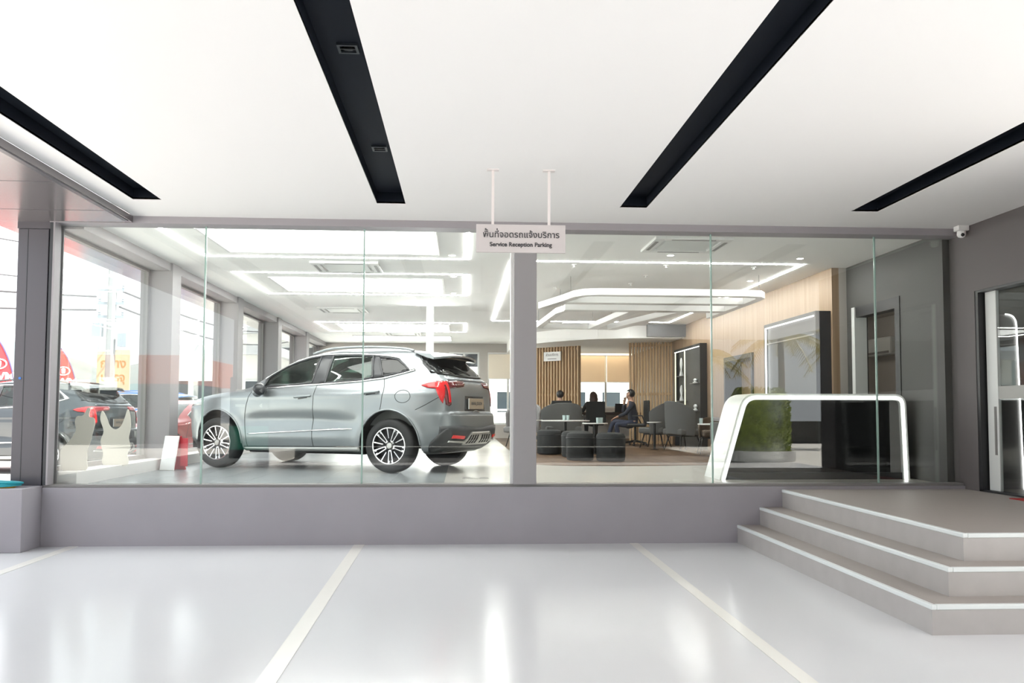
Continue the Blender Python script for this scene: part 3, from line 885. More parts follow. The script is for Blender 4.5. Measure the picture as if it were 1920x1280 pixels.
def build_car(paint):
    root = thing('car', 'metallic silver car parked on the grey showroom tiles', 'car')
    # ---- body shell: stacked waterlines, openings cut and their rims pulled onto the curves
    zs = [.24, .255, .27] + [.27 + (1.60 - .27) * i / 84 for i in range(1, 85)] + [1.61, 1.62, 1.63, 1.637, 1.643, 1.648]
    NM = 150
    rows = []
    for z in zs:
        xr, xf = xr_(z), xf_(z)
        pts = []
        for i in range(601):
            t = .5 - .5 * math.cos(PI * i / 600)
            t = .5 - .5 * math.cos(PI * t)
            x = xr + (xf - xr) * t
            pts.append((x, yside(min(max(x, xr + 1e-6), xf - 1e-6), z) if 0 < i < 600 else 0.0))
        d = np.concatenate([[0], np.cumsum([math.hypot(pts[i + 1][0] - pts[i][0], pts[i + 1][1] - pts[i][1]) for i in range(600)])])
        tt = np.linspace(0, d[-1], NM + 1)
        rows.append(list(zip(np.interp(tt, d, [p[0] for p in pts]), np.interp(tt, d, [p[1] for p in pts]))))
    bm = bmesh.new()
    gv = []
    for z, r in zip(zs, rows):
        ring = [bm.verts.new((x, y, z)) for x, y in r] + [bm.verts.new((r[i][0], -r[i][1], z)) for i in range(NM - 1, 0, -1)]
        gv.append(ring)
    n = len(gv[0])
    for a, b in zip(gv[:-1], gv[1:]):
        for i in range(n):
            bm.faces.new((a[i], a[(i + 1) % n], b[(i + 1) % n], b[i]))
    bm.faces.new(gv[-1])
    polys = [G_FRONT, G_REAR, G_QUART] + ARCHES
    kill = []
    for f in bm.faces:
        c = f.calc_center_median()
        nr = f.normal
        if len(f.verts) > 4:
            continue
        hit = False
        if abs(c.y) > .42 and not (c.x > 2.05 and c.z > 1.0):
            hit = any(inside(p, c.x, c.z) for p in polys)
        if not hit and c.x > 1.2 and c.z > 1.14 and inside(WS, c.y, c.z):
            hit = True
        if not hit and c.x < 0.2 and c.z > 1.2 and inside(RG, c.y, c.z):
            hit = True
        if hit:
            kill.append(f)
    bmesh.ops.delete(bm, geom=kill, context='FACES')
    for v in bm.verts:
        if v.link_faces and any(len(e.link_faces) == 1 for e in v.link_edges) and v.co.z > .245:
            best = None
            for p in polys:
                d, px, pz = nearest(p, v.co.x, v.co.z)
                if d < .04 and (best is None or d < best[0]) and abs(v.co.y) > .42:
                    best = (d, px, pz)
            if best:
                s = 1 if v.co.y > 0 else -1
                v.co = Vector((best[1], s * yside(best[1], best[2]), best[2]))
    bmesh.ops.recalc_face_normals(bm, faces=bm.faces)
    me = bpy.data.meshes.new('body')
    bm.to_mesh(me)
    bm.free()
    me.materials.append(M[paint])
    for p in me.polygons:
        p.use_smooth = True
    body = bpy.data.objects.new('body', me)
    COL.objects.link(body)
    body.parent = root
    # ---- dark inside: floor pan, wheel wells
    ub = MB()
    ub.box(.45, 2.25, -.74, .74, .22, .55).box(-.70, -.46, -.70, .70, .34, .62).box(3.16, 3.36, -.6, .6, .26, .6)
    ub.box(-.46, .45, -.50, .50, .30, .62).box(2.25, 3.16, -.50, .50, .28, .62)
    ub.build('floor_pan', 'well', root)
    for cx in (0.0, 2.7):
        for s in (1, -1):
            a = arch(cx)[:31]
            q = MB()
            vv, ff = [], []
            for (x, z) in a:
                vv += [(x, s * (yside(x, max(z, .25)) - .005), z), (x, s * .5, z)]
            for i in range(30):
                ff.append((2 * i, 2 * i + 1, 2 * i + 3, 2 * i + 2))
            q.add(vv, ff)
            q.prism([(p[0], p[1]) for p in a], s * .5, s * .49, 'y')
            q.build('wheel_well', 'well', root)
            lip = [on_side(s, .004)(x, z) for x, z in a]
            MB().tube(lip, .011, 8).build('arch_lip', paint, root, smooth=True)
    # ---- glazing, pillars, bright surround
    for s in (1, -1):
        for nm, g in (('front_side_window', G_FRONT), ('rear_side_window', G_REAR), ('quarter_window', G_QUART)):
            c = Vector((sum(p[0] for p in g) / len(g), sum(p[1] for p in g) / len(g)))
            big = [tuple(Vector(p) + (Vector(p) - c).normalized() * .012) for p in g]
            MB().tube([on_side(s, .003)(x, z) for x, z in dense(g, .04, True)], .0125, 6, closed=True).build('window_seal', 'pillar_black', root, smooth=True)
            spatch(big, s, .001, -.003).build(nm, 'car_glass_dark' if nm == 'quarter_window' else 'car_glass', root, smooth=True)
        spatch([(1.185, 1.532), (.965, 1.537), (.99, 1.150), (1.215, 1.143)], s, .004, -.004).build('middle_pillar', 'pillar_black', root, smooth=True)
        spatch([(.375, 1.517), (.262, 1.508), (.135, 1.225), (.31, 1.204)], s, .004, -.004).build('rear_pillar', 'pillar_black', root, smooth=True)
        spatch([(1.0, 1.537), (1.2, 1.535), (1.52, 1.463), (1.90, 1.282), (1.99, 1.22), (1.99, 1.09), (1.96, 1.09), (1.93, 1.24), (1.70, 1.376), (1.52, 1.446), (1.3, 1.503), (1.1, 1.522)], s, .003, -.003).build('window_seal', 'pillar_black', root, smooth=True)
        ring = [on_side(s, .007)(x, z) for x, z in dense(DLO[1:14], .05)]
        MB().tube(ring, .0115, 6).build('upper_chrome_strip', 'chrome', root, smooth=True)
        ring = [on_side(s, .007)(x, z) for x, z in dense(DLO[13:] + DLO[:1], .05)]
        MB().tube(ring, .0105, 6).build('lower_chrome_strip', 'chrome', root, smooth=True)
        spatch([(-.03, 1.462), (-.032, 1.482), (-.165, 1.398), (-.29, 1.311), (-.2, 1.290), (-.21, 1.310), (-.13, 1.385)], s, .009, -.003, .03).build('chrome_corner', 'chrome', root, smooth=True)
        # door seams
        for nm, pth in (('door_seam', [(2.125, 1.053), (2.172, .954), (2.206, .838), (2.231, .667), (2.205, .472), (2.185, .31)]), ('door_seam', [(1.103, 1.122), (1.119, 1.028), (1.13, .863), (1.145, .536), (1.131, .314)]),
                        ('door_seam', [(.123, 1.207), (.085, 1.068), (.10, .952), (.107, .863), (.115, .80)]), ('bumper_seam', [(-.364, .803), (-.5, .872), (-.647, .964)]), ('tailgate_seam', [(-.29, 1.52), (-.33, 1.44), (-.52, 1.30), (-.66, 1.235)])):
            MB().tube([on_side(s, .0)(x, z) for x, z in smooth_path(pth, 5)], .0042, 5).build(nm, 'seam', root)
        MB().tube([on_side(s, .0)(x, z) for x, z in dense([(2.24, .305), (.42, .328)], .08)], .005, 5).build('sill_seam', 'seam', root)
        spatch([(2.24, .245), (2.24, .290), (.43, .318), (.43, .262)], s, .012, -.01).build('sill_trim', 'silver_trim', root, smooth=True)
        spatch([(2.2, .228), (2.2, .25), (.46, .272), (.46, .244)], s, .004, -.02).build('sill_cladding', 'cladding', root, smooth=True)
        spatch(smooth_path([(2.15, .482), (1.8, .505), (1.4, .528), (1.16, .535), (1.16, .522), (1.4, .506), (1.8, .485), (2.1, .468)], 3, True), s, .014, -.002).build('door_chrome_strip', 'chrome', root, smooth=True)
        spatch(smooth_path([(1.125, .540), (.85, .556), (.56, .560), (.56, .545), (.85, .532), (1.125, .522)], 3, True), s, .014, -.002).build('door_chrome_strip', 'chrome', root, smooth=True)
        for (xa, za), (xb, zb) in (((1.41, .966), (1.168, .983)), ((.382, 1.014), (.147, 1.037))):
            pp = [on_side(s, o)(xa + (xb - xa) * t, za + (zb - za) * t) for t, o in ((0, .004), (.12, .03), (.5, .040), (.88, .034), (1, .004))]
            MB().tube(smooth_path(pp, 5), [.009] + [.016] * 19 + [.012], 8).build('door_handle', paint, root, smooth=True)
            spatch([(xa - .05, za - .028), (xb + .05, zb - .028), (xb + .05, zb + .008), (xa - .05, za + .008)], s, .002, -.002).build('handle_recess', 'pillar_black', root)
        # mirror
        mm = MB().ball((1.90, s * 1.015, 1.075), .115, 18, 12, (.75, .95, .72)).build('mirror', 'pillar_black', root, smooth=True)
        MB().box(1.88, 1.95, min(s * .86, s * .96), max(s * .86, s * .96), 1.045, 1.085).build('mirror_arm', 'pillar_black', mm, bevel=.01)
        MB().ball((1.935, s * 1.02, 1.04), .10, 16, 10, (.55, .92, .70)).build('mirror_cap', paint, mm, smooth=True)
        # tail lamp: side arm, upright, and the arm across the tailgate
        spatch([(-.415, 1.116), (-.48, 1.142), (-.566, 1.160), (-.70, 1.170), (-.705, 1.170), (-.705, 1.0), (-.69, .885), (-.665, .93), (-.625, 1.02), (-.60, 1.076), (-.5, 1.085)], s, .012, -.004, .025).build('tail_lamp', 'tail_red', root, smooth=True)
        a, b = (s * .765, s * .70)
        patch([(s * .735, 1.172), (s * .66, 1.174), (s * .66, .872), (s * .69, .85), (s * .725, .872), (s * .735, 1.0)], on_rear(.012), on_rear(-.004), .03).build('tail_lamp_upright', 'tail_dark', root, smooth=True)
        patch([(s * .69, 1.16), (s * .665, 1.16), (s * .665, .90), (s * .69, .90)], on_rear(.016), on_rear(.0), .03).build('tail_lamp_line', 'tail_red', root)
        patch([(s * .66, 1.174), (s * .31, 1.178), (s * .30, 1.15), (s * .34, 1.105), (s * .66, 1.075)], on_rear(.012), on_rear(-.004), .03).build('tail_lamp_arm', 'tail_dark', root, smooth=True)
        patch([(s * .70, .445), (s * .47, .43), (s * .47, .47), (s * .69, .485)], on_rear(.034), on_rear(.0), .03).build('rear_reflector', 'tail_red', root)
        patch([(s * .72, .415), (s * .45, .40), (s * .30, .52), (s * .285, .51), (s * .43, .375), (s * .72, .395)], on_rear(.040), on_rear(.0), .03).build('bumper_silver_strip', 'silver_trim', root)
        spatch([(-.50, .262), (-.54, .365), (-.57, .405), (-.72, .55), (-.78, .58), (-.80, .42), (-.73, .34), (-.60, .262)], s, .02, -.02, .03).build('bumper_corner', 'cladding', root, smooth=True)
        spatch([(3.0, .25), (3.0, .30), (3.25, .40), (3.36, .42), (3.38, .30), (3.3, .25)], s, .012, -.02).build('front_bumper_corner', 'cladding', root, smooth=True)
        patch([(s * .30, .93), (s * .62, .955), (s * .80, .93), (s * .80, .86), (s * .60, .85), (s * .33, .87)], on_front(.012), on_front(-.004), .03).build('head_lamp', 'lamp_clear', root, smooth=True)
        # roof rail
        rl = [(-.18, 1.575), (-.02, 1.61), (.4, 1.637), (.75, 1.642), (1.1, 1.625), (1.36, 1.565)]
        MB().tube([(x, s * (.58 - .02 * abs(x - .6)), z) for x, z in smooth_path(rl, 4)], .017, 8).build('roof_rail', paint, root, smooth=True)
    MB().tube([on_side(1, .001)(-.19 + .105 * math.cos(t), .973 + .08 * math.sin(t)) for t in [2 * PI * i / 32 for i in range(32)]], .0035, 5, closed=True).build('fuel_door_seam', 'seam', root)
    grow = lambda p, k: [(a * k, 1.0 * b + (b - 1.34) * (k - 1)) for a, b in p]
    patch(grow(WS, 1.03), on_front(.0), on_front(-.004), .05).build('windscreen', 'car_glass', root, smooth=True)
    patch(grow(RG, 1.05), on_rear(.002), on_rear(-.004), .05).build('rear_window', 'car_glass_dark', root, smooth=True)
    fr = MB()
    fr.add(*(lambda q: (q.v, q.f))(patch([(-.67, 1.285), (-.66, 1.255), (-.3, 1.232), (.3, 1.232), (.66, 1.255), (.67, 1.285), (.60, 1.285), (.3, 1.262), (-.3, 1.262), (-.60, 1.285)], on_rear(.006), on_rear(-.004), .04)))
    for s in (1, -1):
        fr.add(*(lambda q: (q.v, q.f))(patch([(s * .70, 1.27), (s * .57, 1.275), (s * .50, 1.50), (s * .60, 1.50), (s * .66, 1.40)], on_rear(.006), on_rear(-.004), .04)))
    fr.build('rear_window_surround', 'gloss_black', root, smooth=True)
    # spoiler: painted blade, black ends and underside
    sp = MB()
    bl = []
    for y in [-.645 + 1.29 * i / 16 for i in range(17)]:
        k = 1 - (abs(y) / .645) ** 4 * .75
        bl.append((y, k))
    v, f = [], []
    for y, k in bl:
        v += [(-.22, y, 1.582 - .03 * (y / .6) ** 2), (-.45, y, 1.566 - .035 * (y / .6) ** 2), (-.45 - .20 * k, y, 1.528 - .045 * (y / .6) ** 2), (-.45 - .20 * k, y, 1.505 - .045 * (y / .6) ** 2), (-.40, y, 1.52 - .035 * (y / .6) ** 2)]
    for i in range(16):
        for j in range(5):
            f.append((i * 5 + j, i * 5 + (j + 1) % 5, (i + 1) * 5 + (j + 1) % 5, (i + 1) * 5 + j))
    f += [tuple(range(5)), tuple(range(84, 79, -1))]
    spo = sp.add(v, f).build('spoiler', paint, root, smooth='auto')
    for s in (1, -1):
        spatch([(-.345, 1.435), (-.40, 1.472), (-.448, 1.472), (-.52, 1.40), (-.622, 1.30), (-.662, 1.25), (-.60, 1.252), (-.50, 1.318)], s, .006, -.004, .03).build('rear_side_glass', 'gloss_black', root, smooth=True)
    MB().box(-.58, -.42, -.52, .52, 1.47, 1.50).build('spoiler_underside', 'gloss_black', spo)
    # tailgate details
    patch([(-.62, .756), (.70, .756), (.70, .748), (-.62, .748)], on_rear(.003), on_rear(-.01), .05).build('tailgate_lower_seam', 'seam', root)
    patch([(-.30, .985), (.30, .985), (.34, .79), (-.34, .79)], on_rear(.002), on_rear(-.004), .05).build('plate_recess', 'pillar_black', root)
    pl_ = MB().box(-.828, -.816, -.245, .245, .815, .955).build('number_plate', 'plate_tan', root, bevel=.004)
    RT = Matrix.Translation((-.8285, 0, 0)) @ Matrix.Rotation(-PI / 2, 4, 'Z') @ Matrix.Rotation(PI / 2, 4, 'X')
    text('HAVAL JOLION', .058, 'ink', 'lettering', pl_, RT @ Matrix.Translation((0, .872, 0)), ext=.001, bold=.001, squeeze=.9)
    MB().box(-.829, -.816, .245, .250, .815, .955).build('plate_edge', 'white', pl_)
    pp = [on_rear(.012)(.12 - .24 * t, .775 + .018 * math.sin(PI * t)) for t in [i / 10 for i in range(11)]]
    MB().tube(pp, .006, 6).build('chrome_badge', 'chrome', root)
    patch([(-.62, 1.215), (.62, 1.215), (.62, 1.180), (-.62, 1.180)], on_rear(.008), on_rear(-.004), .05).build('tailgate_ledge', paint, root, smooth=True)
    patch([(-.80, .60), (-.5, .605), (0, .565), (.5, .605), (.80, .60), (.80, .30), (.45, .262), (-.45, .262), (-.80, .30)], on_rear(.022), on_rear(-.02), .05).build('bumper_cladding', 'cladding', root, smooth=True)
    patch([(-.29, .52), (.29, .52), (.43, .385), (.40, .345), (-.40, .345), (-.43, .385)], on_rear(.036), on_rear(.0), .04).build('diffuser', 'silver_trim', root, smooth=True)
    for k in range(-4, 5):
        if k:
            patch([(k * .075 - .018, .48), (k * .075 + .018, .48), (k * .085 + .025, .37), (k * .085 - .025, .37)], on_rear(.040), on_rear(.03), .04).build('diffuser_slot', 'well', root)
    MB().tube([(-.70, -.05, 1.27), (-.66, .18, 1.33), (-.62, .30, 1.37)], .012, 6).build('rear_wiper', 'gloss_black', root)
    patch([(-.52, .88), (.52, .88), (.44, .50), (-.44, .50)], on_front(.012), on_front(-.01), .05).build('front_grille', 'gloss_black', root)
    # ---- cabin
    MB().box(-.45, 2.0, -.72, .72, .56, .60).build('cabin_floor', 'well', root)
    MB().box(1.72, 2.1, -.72, .72, .60, 1.06).build('dashboard', 'well', root, bevel=.04)
    for s in (1, -1):
        MB().box(-.4, 1.95, min(s * .70, s * .76), max(s * .70, s * .76), .60, 1.06).build('door_card', 'seat_cloth', root)
        t = MB().box(.92, 1.42, s * .40 - .26, s * .40 + .26, .72, .88).build('front_seat', 'seat_cloth', root, bevel=.05)
        R1 = Matrix.Translation((.95, s * .40, .82)) @ Matrix.Rotation(-.22, 4, 'Y')
        MB().box(-.07, .07, -.25, .25, 0, .50, R1).build('seat_back', 'seat_cloth', t, bevel=.05)
        MB().box(-.05, .05, -.13, .13, .54, .70, R1).build('head_rest', 'seat_cloth', t, bevel=.04)
        R2 = Matrix.Translation((.12, s * .38, .86)) @ Matrix.Rotation(-.25, 4, 'Y')
        t2 = MB().box(.12, .60, s * .38 - .33, s * .38 + .33, .70, .86).build('rear_seat', 'seat_cloth', root, bevel=.05)
        MB().box(-.07, .07, -.33, .33, 0, .46, R2).build('seat_back', 'seat_cloth', t2, bevel=.05)
        MB().box(-.045, .045, -.12, .12, .48, .62, R2).build('head_rest', 'seat_cloth', t2, bevel=.03)
    SW = Matrix.Translation((1.55, -.40, 1.02)) @ Matrix.Rotation(-1.15, 4, 'Y')
    MB().tube([SW @ Vector((.18 * math.cos(a), .18 * math.sin(a), 0)) for a in [2 * PI * i / 28 for i in range(28)]], .014, 8, closed=True).build('steering_wheel', 'well', root, smooth=True)
    # ---- wheels
    def wheel(x, s):
        R_ = .345
        T = Matrix.Translation((x, s * .80, R_)) @ Matrix.Rotation(-s * PI / 2, 4, 'X')
        wh = MB().lathe([(.232, -.10), (.29, -.108), (.328, -.10), (.345, -.072), (.3445, .06), (.337, .088), (.315, .104), (.275, .109), (.248, .104), (.236, .094), (.236, .0), (.232, -.05)], 64, mtx=T).build('wheel', 'tyre', root, smooth='auto')
        MB().lathe([(.238, -.09), (.232, .0), (.224, .02), (.05, .012), (.05, -.03)], 48, mtx=T).build('rim_barrel', 'rim_dark', wh, smooth='auto')
        rm = MB()
        rm.tube([T @ Vector((.230 * math.cos(a), .230 * math.sin(a), .094)) for a in [2 * PI * i / 64 for i in range(64)]], .0095, 8, closed=True)
        def spoke(a, w0, w1, r0, r1, z0=.078, z1=.094, off=0.0):
            ca, sa = math.cos(a), math.sin(a)
            v = []
            for r, wd, z, oo in ((r0, w0, z0, off * .4), (r1, w1, z1, off)):
                for q in (-1, 1):
                    for dz in (0, -.022):
                        yy = oo + q * wd
                        v.append(T @ Vector((r * ca - yy * sa, r * sa + yy * ca, z + dz)))
            rm.add(v, [(0, 2, 6, 4), (1, 5, 7, 3), (0, 4, 5, 1), (2, 3, 7, 6), (0, 1, 3, 2), (4, 6, 7, 5)])
        for k in range(5):
            a = PI / 2 + .12 + 2 * PI * k / 5
            for q in (1, -1):
                spoke(a, .0055, .0065, .055, .228, off=q * .034)
                for rr in (.19, .205):
                    spoke(a, .008, .012, rr, .229, .088, .094, off=q * .040)
            spoke(a + PI / 5, .0055, .008, .095, .228)
        rm.build('rim_spokes', 'rim_face', wh)
        hb = MB().lathe([(.042, .05), (.042, .080), (.034, .090), (.012, .092)], 24, mtx=T).build('hub_cap', 'silver_trim', wh, smooth='auto')
        MB().lathe([(.15, -.035), (.15, -.02), (.06, -.015)], 40, mtx=T).build('brake_disc', 'rim_face', wh)
        for k in range(5):
            a = 2 * PI * k / 5 + .4
            MB().lathe([(.009, .06), (.009, .075)], 8, mtx=T @ Matrix.Translation((.062 * math.cos(a), .062 * math.sin(a), 0))).build('wheel_nut', 'chrome', wh)
    for x in (0.0, 2.7):
        for s in (1, -1):
            wheel(x, s)
    return root
car = build_car('paint_silver')
TH_CAR = math.radians(155.86)
car.location = (-.57, 11.768, FL)
car.rotation_euler = (0, 0, TH_CAR)
for c in car.children:
    pass
def repaint(root, old, new):
    for o in [root] + list(root.children_recursive):
        if o.type == 'MESH' and o.data.materials and o.data.materials[0] == M[old]:
            o.material_slots[0].link = 'OBJECT'
            o.material_slots[0].material = M[new]
# cars parked outside, beyond the window wall
GR = .28
def outside_car(label, paint, loc, deg):
    c = again(car, label, loc, math.radians(deg))
    repaint(c, 'paint_silver', paint)
    c['group'] = 'cars parked outside'
    return c
outside_car('dark car parked outside behind the pale cutouts and the dark column', 'paint_dark', (-7.0, 16.0, GR), 172)
outside_car('blue car parked outside behind the dark car', 'paint_blue', (-8.2, 24.4, GR), 175)
rc = outside_car('red car parked outside, bonnet seen beside the first window pier', 'paint_red', (-6.1, 21.2, GR), 252)
rc.scale = (1, 1, .82)
# ================================================================ lit counter
ct = thing('reception_counter', 'white arched counter with a glowing edge and black front', 'counter', (0, 9.82, FL))
def rounded(pts, rads, n=8):
    out = []
    N = len(pts)
    for i in range(N):
        p0, p1, p2 = Vector(pts[i - 1]) if i else None, Vector(pts[i]), Vector(pts[(i + 1) % N]) if i < N - 1 else None
        if p0 is None or p2 is None or not rads[i]:
            out.append(tuple(p1))
            continue
        a, b = (p0 - p1).normalized(), (p2 - p1).normalized()
        r = rads[i]
        q0, q2 = p1 + a * r, p1 + b * r
        for k in range(n + 1):
            t = k / n
            out.append(tuple(q0.lerp(p1, t).lerp(p1.lerp(q2, t), t)))
    return out
outer = rounded([(2.985, 0), (3.275, 1.005), (5.235, 1.005), (5.265, 0)], [0, .17, .14, 0])
def inset(path, d):
    P = [Vector(p) for p in path]
    out = []
    for i, p in enumerate(P):
        t = (P[min(i + 1, len(P) - 1)] - P[max(i - 1, 0)]).normalized()
        out.append(p + Vector((t.y, -t.x)) * d)
    out[0].y = out[-1].y = 0
    return [tuple(p) for p in out]
inner = inset(outer, .075)
s = MB()
v, f = [], []
n = len(outer)
for (a, b) in zip(outer, inner):
    v += [(a[0], 0, a[1]), (b[0], 0, b[1]), (b[0], .62, b[1]), (a[0], .62, a[1])]
for i in range(n - 1):
    for k in range(4):
        f.append((i * 4 + k, i * 4 + (k + 1) % 4, (i + 1) * 4 + (k + 1) % 4, (i + 1) * 4 + k))
f += [(3, 2, 1, 0), tuple((n - 1) * 4 + k for k in range(4))]
s.add(v, f).build('arch_shell', 'counter_white', ct, smooth='auto')
mid = inset(outer, .030)
mid2 = inset(outer, .062)
s = MB()
v = []
for a, b in zip(mid, mid2):
    v += [(a[0], -.010, a[1]), (b[0], -.010, b[1]), (b[0], .001, b[1]), (a[0], .001, a[1])]
s.add(v, f).build('light_edge', 'counter_led', ct)
s = MB()
s.prism([(p[0], p[1]) for p in inset(outer, .07)], .06, .09, 'y')
s.build('front_panel', 'gloss_black', ct)
MB().box(3.08, 5.20, .03, .06, 0, .08).build('kick_board', 'frame_dark', ct)
MB().box(5.06, 5.18, .045, .07, .08, .93).build('side_infill', 'frame_grey', ct)
# ================================================================ black display cabinets on the wood wall
def cabinet(name, label, y0, y1, top, xf, leds, deco):
    t = thing(name, label, 'display cabinet', (xf, (y0 + y1) / 2, FL), group='black lit display cabinets')
    a = (y1 - y0) / 2
    d = 5.15 - xf
    h = top - FL
    MB().box(0, d, -a, -a + .05, 0, h - .05).box(0, d, a - .05, a, 0, h - .05).box(0, d, -a, a, h - .05, h).build('carcass', 'black', t)
    MB().box(.10 if deco else .03, d, -a + .05, a - .05, 0, h - .05).build('back_panel', 'black' if deco == 0 else 'inner_dark_wall', t)
    for q in leds:
        MB().box(-.006, .012, *q).build('light_strip', 'led_warm' if deco else 'led', t)
    return t, a, h
t, a, h = cabinet('display_cabinet', 'tall glossy black display cabinet with a white lit edge, behind the counter', 11.65, 13.7, 2.81, 4.93, [], 0)
MB().box(-.006, .012, a - .08, a - .06, .05, h - .07).build('light_strip', 'counter_led', t)
MB().box(-.006, .012, -a + .06, a - .06, h - .07, h - .056).build('light_strip', 'counter_led', t)
MB().box(.018, .03, -a + .06, a - .09, h - .33, h - .31).build('screen_rail', 'frame_grey', t)
t, a, h = cabinet('display_cabinet', 'shallow dark display cabinet with two warm light strips, behind the grey armchairs', 17.75, 19.95, 2.85, 5.0, [], 1)
for y in (a - .10, .15):
    MB().box(-.006, .012, y - .016, y + .016, .3, h - .06).build('light_strip', 'led_warm', t)
MB().box(-.006, .012, -a + .05, a - .05, h - .072, h - .06).build('light_strip', 'counter_led', t)
shl = []
for k, (y, z) in enumerate(((.62, 1.62), (.62, 1.05), (-.55, 1.42), (-.55, .82))):
    MB().box(-.0, .10, y - .30, y + .30, z - .012, z).build('shelf', 'frame_grey', t)
dl = ['tall pale ornament on the upper shelf between the light strips', 'slim pale ornament on the lower shelf between the light strips', 'low pale ornament on the upper shelf of the dark cabinet', 'stack shaped ornament on the bottom shelf of the dark cabinet']
for k, (y, z, hh) in enumerate(((18.85 + .62, 1.62, .42), (18.85 + .62, 1.05, .36), (18.85 - .55, 1.42, .10), (18.85 - .55, .82, .14))):
    o = MB().lathe([(.045, 0), (.05, .02), (.02, hh * .35), (.04, hh * .65), (.03, hh * .9), (.012, hh)], 14).build('ornament', 'frame_white', smooth='auto', loc=(5.048, y, FL + z))
    if k > 1:
        o.scale = (1, 2.4, 1)
    tag(o, dl[k], 'ornament', 'ornaments in the lit cabinet')
# ================================================================ slatted wood screens
def screen(label, p, q, z0, z1, n, wd, dp):
    p, q = Vector(p), Vector(q)
    d = (q - p)
    L = d.length
    t = thing('slatted_screen', label, 'screen', (p.x, p.y, FL), math.atan2(d.y, d.x), 'slatted wood screens of the lounge')
    s = MB()
    for i in range(n):
        x = (L - wd) * i / (n - 1)
        s.box(x, x + wd, -dp / 2, dp / 2, z0, z1)
    s.build('slats', 'slat_wood', t)
    MB().box(0, L, -.012, .012, z0 + .02, z0 + .08).box(0, L, -.012, .012, z1 - .10, z1 - .04).box(0, L, -.012, .012, 1.2, 1.26).build('cross_rail', 'slat_wood', t)
    return t, L
t1, L1 = screen('slatted wood screen carrying a small white sign, next to the pillar', (1.98, 22.6), (2.98, 21.7), 0.0, 2.48, 15, .042, .12)
t2, L2 = screen('wider slatted wood screen beside the lit dark cabinet', (4.12, 20.95), (5.12, 20.6), 0.0, 2.50, 15, .045, .09)
sn = thing('wall_sign', 'small white sign fixed near the top of the slatted screen', 'sign', (2.33, 22.14, 2.83), math.atan2(-.9, 1.0))
MB().box(-.27, .27, -.02, .02, -.12, .12).build('sign_board', 'white', sn, bevel=.004)
text('\u0e2a\u0e48\u0e27\u0e19\u0e1a\u0e23\u0e34\u0e01\u0e32\u0e23', .095, 'ink', 'lettering', sn, face_cam(0, -.0205, .01))
MB().box(-.14, .14, -.0215, -.02, -.075, -.055).build('text_line', 'frame_grey', sn)
# ================================================================ stools, tables, glasses
PO = [((1.90, 13.78), 'dark round stool at the front, beside a second one and behind the glass', .24), ((2.36, 13.55), 'dark round stool closest to the counter, standing apart', .235),
      ((1.60, 15.75), 'dark round stool next to the pillar', .23), ((1.98, 14.85), 'dark round stool tucked behind the front stool', .26)]
p0 = thing('round_stool', PO[0][1], 'stool', (*PO[0][0], FL), group='dark round stools')
MB().lathe([(.20, .012), (.215, .02), (.222, .08), (.225, .36), (.222, .40), (.205, .435), (.16, .452), (.02, .458)], 36).build('seat_body', 'charcoal', p0, smooth='auto')
MB().tube([(.226 * math.cos(a), .226 * math.sin(a), .365) for a in [2 * PI * i / 36 for i in range(36)]], .006, 6, closed=True).build('piping', 'black', p0, smooth=True)
MB().lathe([(.19, 0), (.19, .013)], 30).build('base_ring', 'black', p0)
for (xy, l, r) in PO[1:]:
    c = again(p0, l, (*xy, FL))
    c.scale = (r / .225, r / .225, 1)
TB = [((2.02, 16.75), 'white topped cafe table behind the dark stools', .48), ((2.46, 15.8), 'white topped cafe table beside the stool nearest the counter', .24), ((1.35, 17.6), 'white topped cafe table half hidden by the pillar', .3), ((4.55, 15.1), 'white topped cafe table behind the counter end', .34), ((4.02, 17.75), 'small white topped table between the two wing armchairs', .16)]
TBZ = [.62, .58, .62, .58, .58]
def table(x, y, z, r, label, proto=None):
    t = thing('cafe_table', label, 'table', (x, y, FL), group='white cafe tables in the lounge')
    MB().lathe([(r - .01, z - .022), (r, z - .012), (r - .004, z)], 40).build('table_top', 'white', t, smooth='auto')
    MB().lathe([(.028, .015), (.026, z - .022)], 16).build('stem', 'metal_black', t, smooth='auto')
    MB().lathe([(r * .55, 0), (r * .55, .012), (.03, .022)], 30).build('foot', 'metal_black', t, smooth='auto')
for ((x, y), l, r), z in zip(TB, TBZ):
    table(x, y, z, r, l)
GL = [((1.98, 16.62, .62), 'drinking glass on the table behind the dark stools, standing on its own side'), ((2.05, 16.6, .62), 'drinking glass touching the other one on the table behind the dark stools'), ((2.50, 15.72, .58), 'drinking glass on the table beside the stool nearest the counter, pillar side'),
      ((2.57, 15.76, .58), 'drinking glass on the table beside the stool nearest the counter, counter side'), ((4.25, 15.05, .58), 'pale cup on the table behind the counter end')]
g0 = None
for (x, y, z), l in GL:
    if g0 is None:
        g0 = thing('drinking_glass', l, 'glass', (x, y, FL + z), group='cups and glasses on the cafe tables')
        MB().lathe([(.028, 0), (.034, .10), (.031, .10), (.026, .006)], 18).build('cup', 'cup_glass', g0, smooth='auto')
        MB().lathe([(.029, .004), (.0315, .07)], 18).build('drink', 'cup_glass', g0, smooth='auto')
    else:
        again(g0, l, (x, y, FL + z))
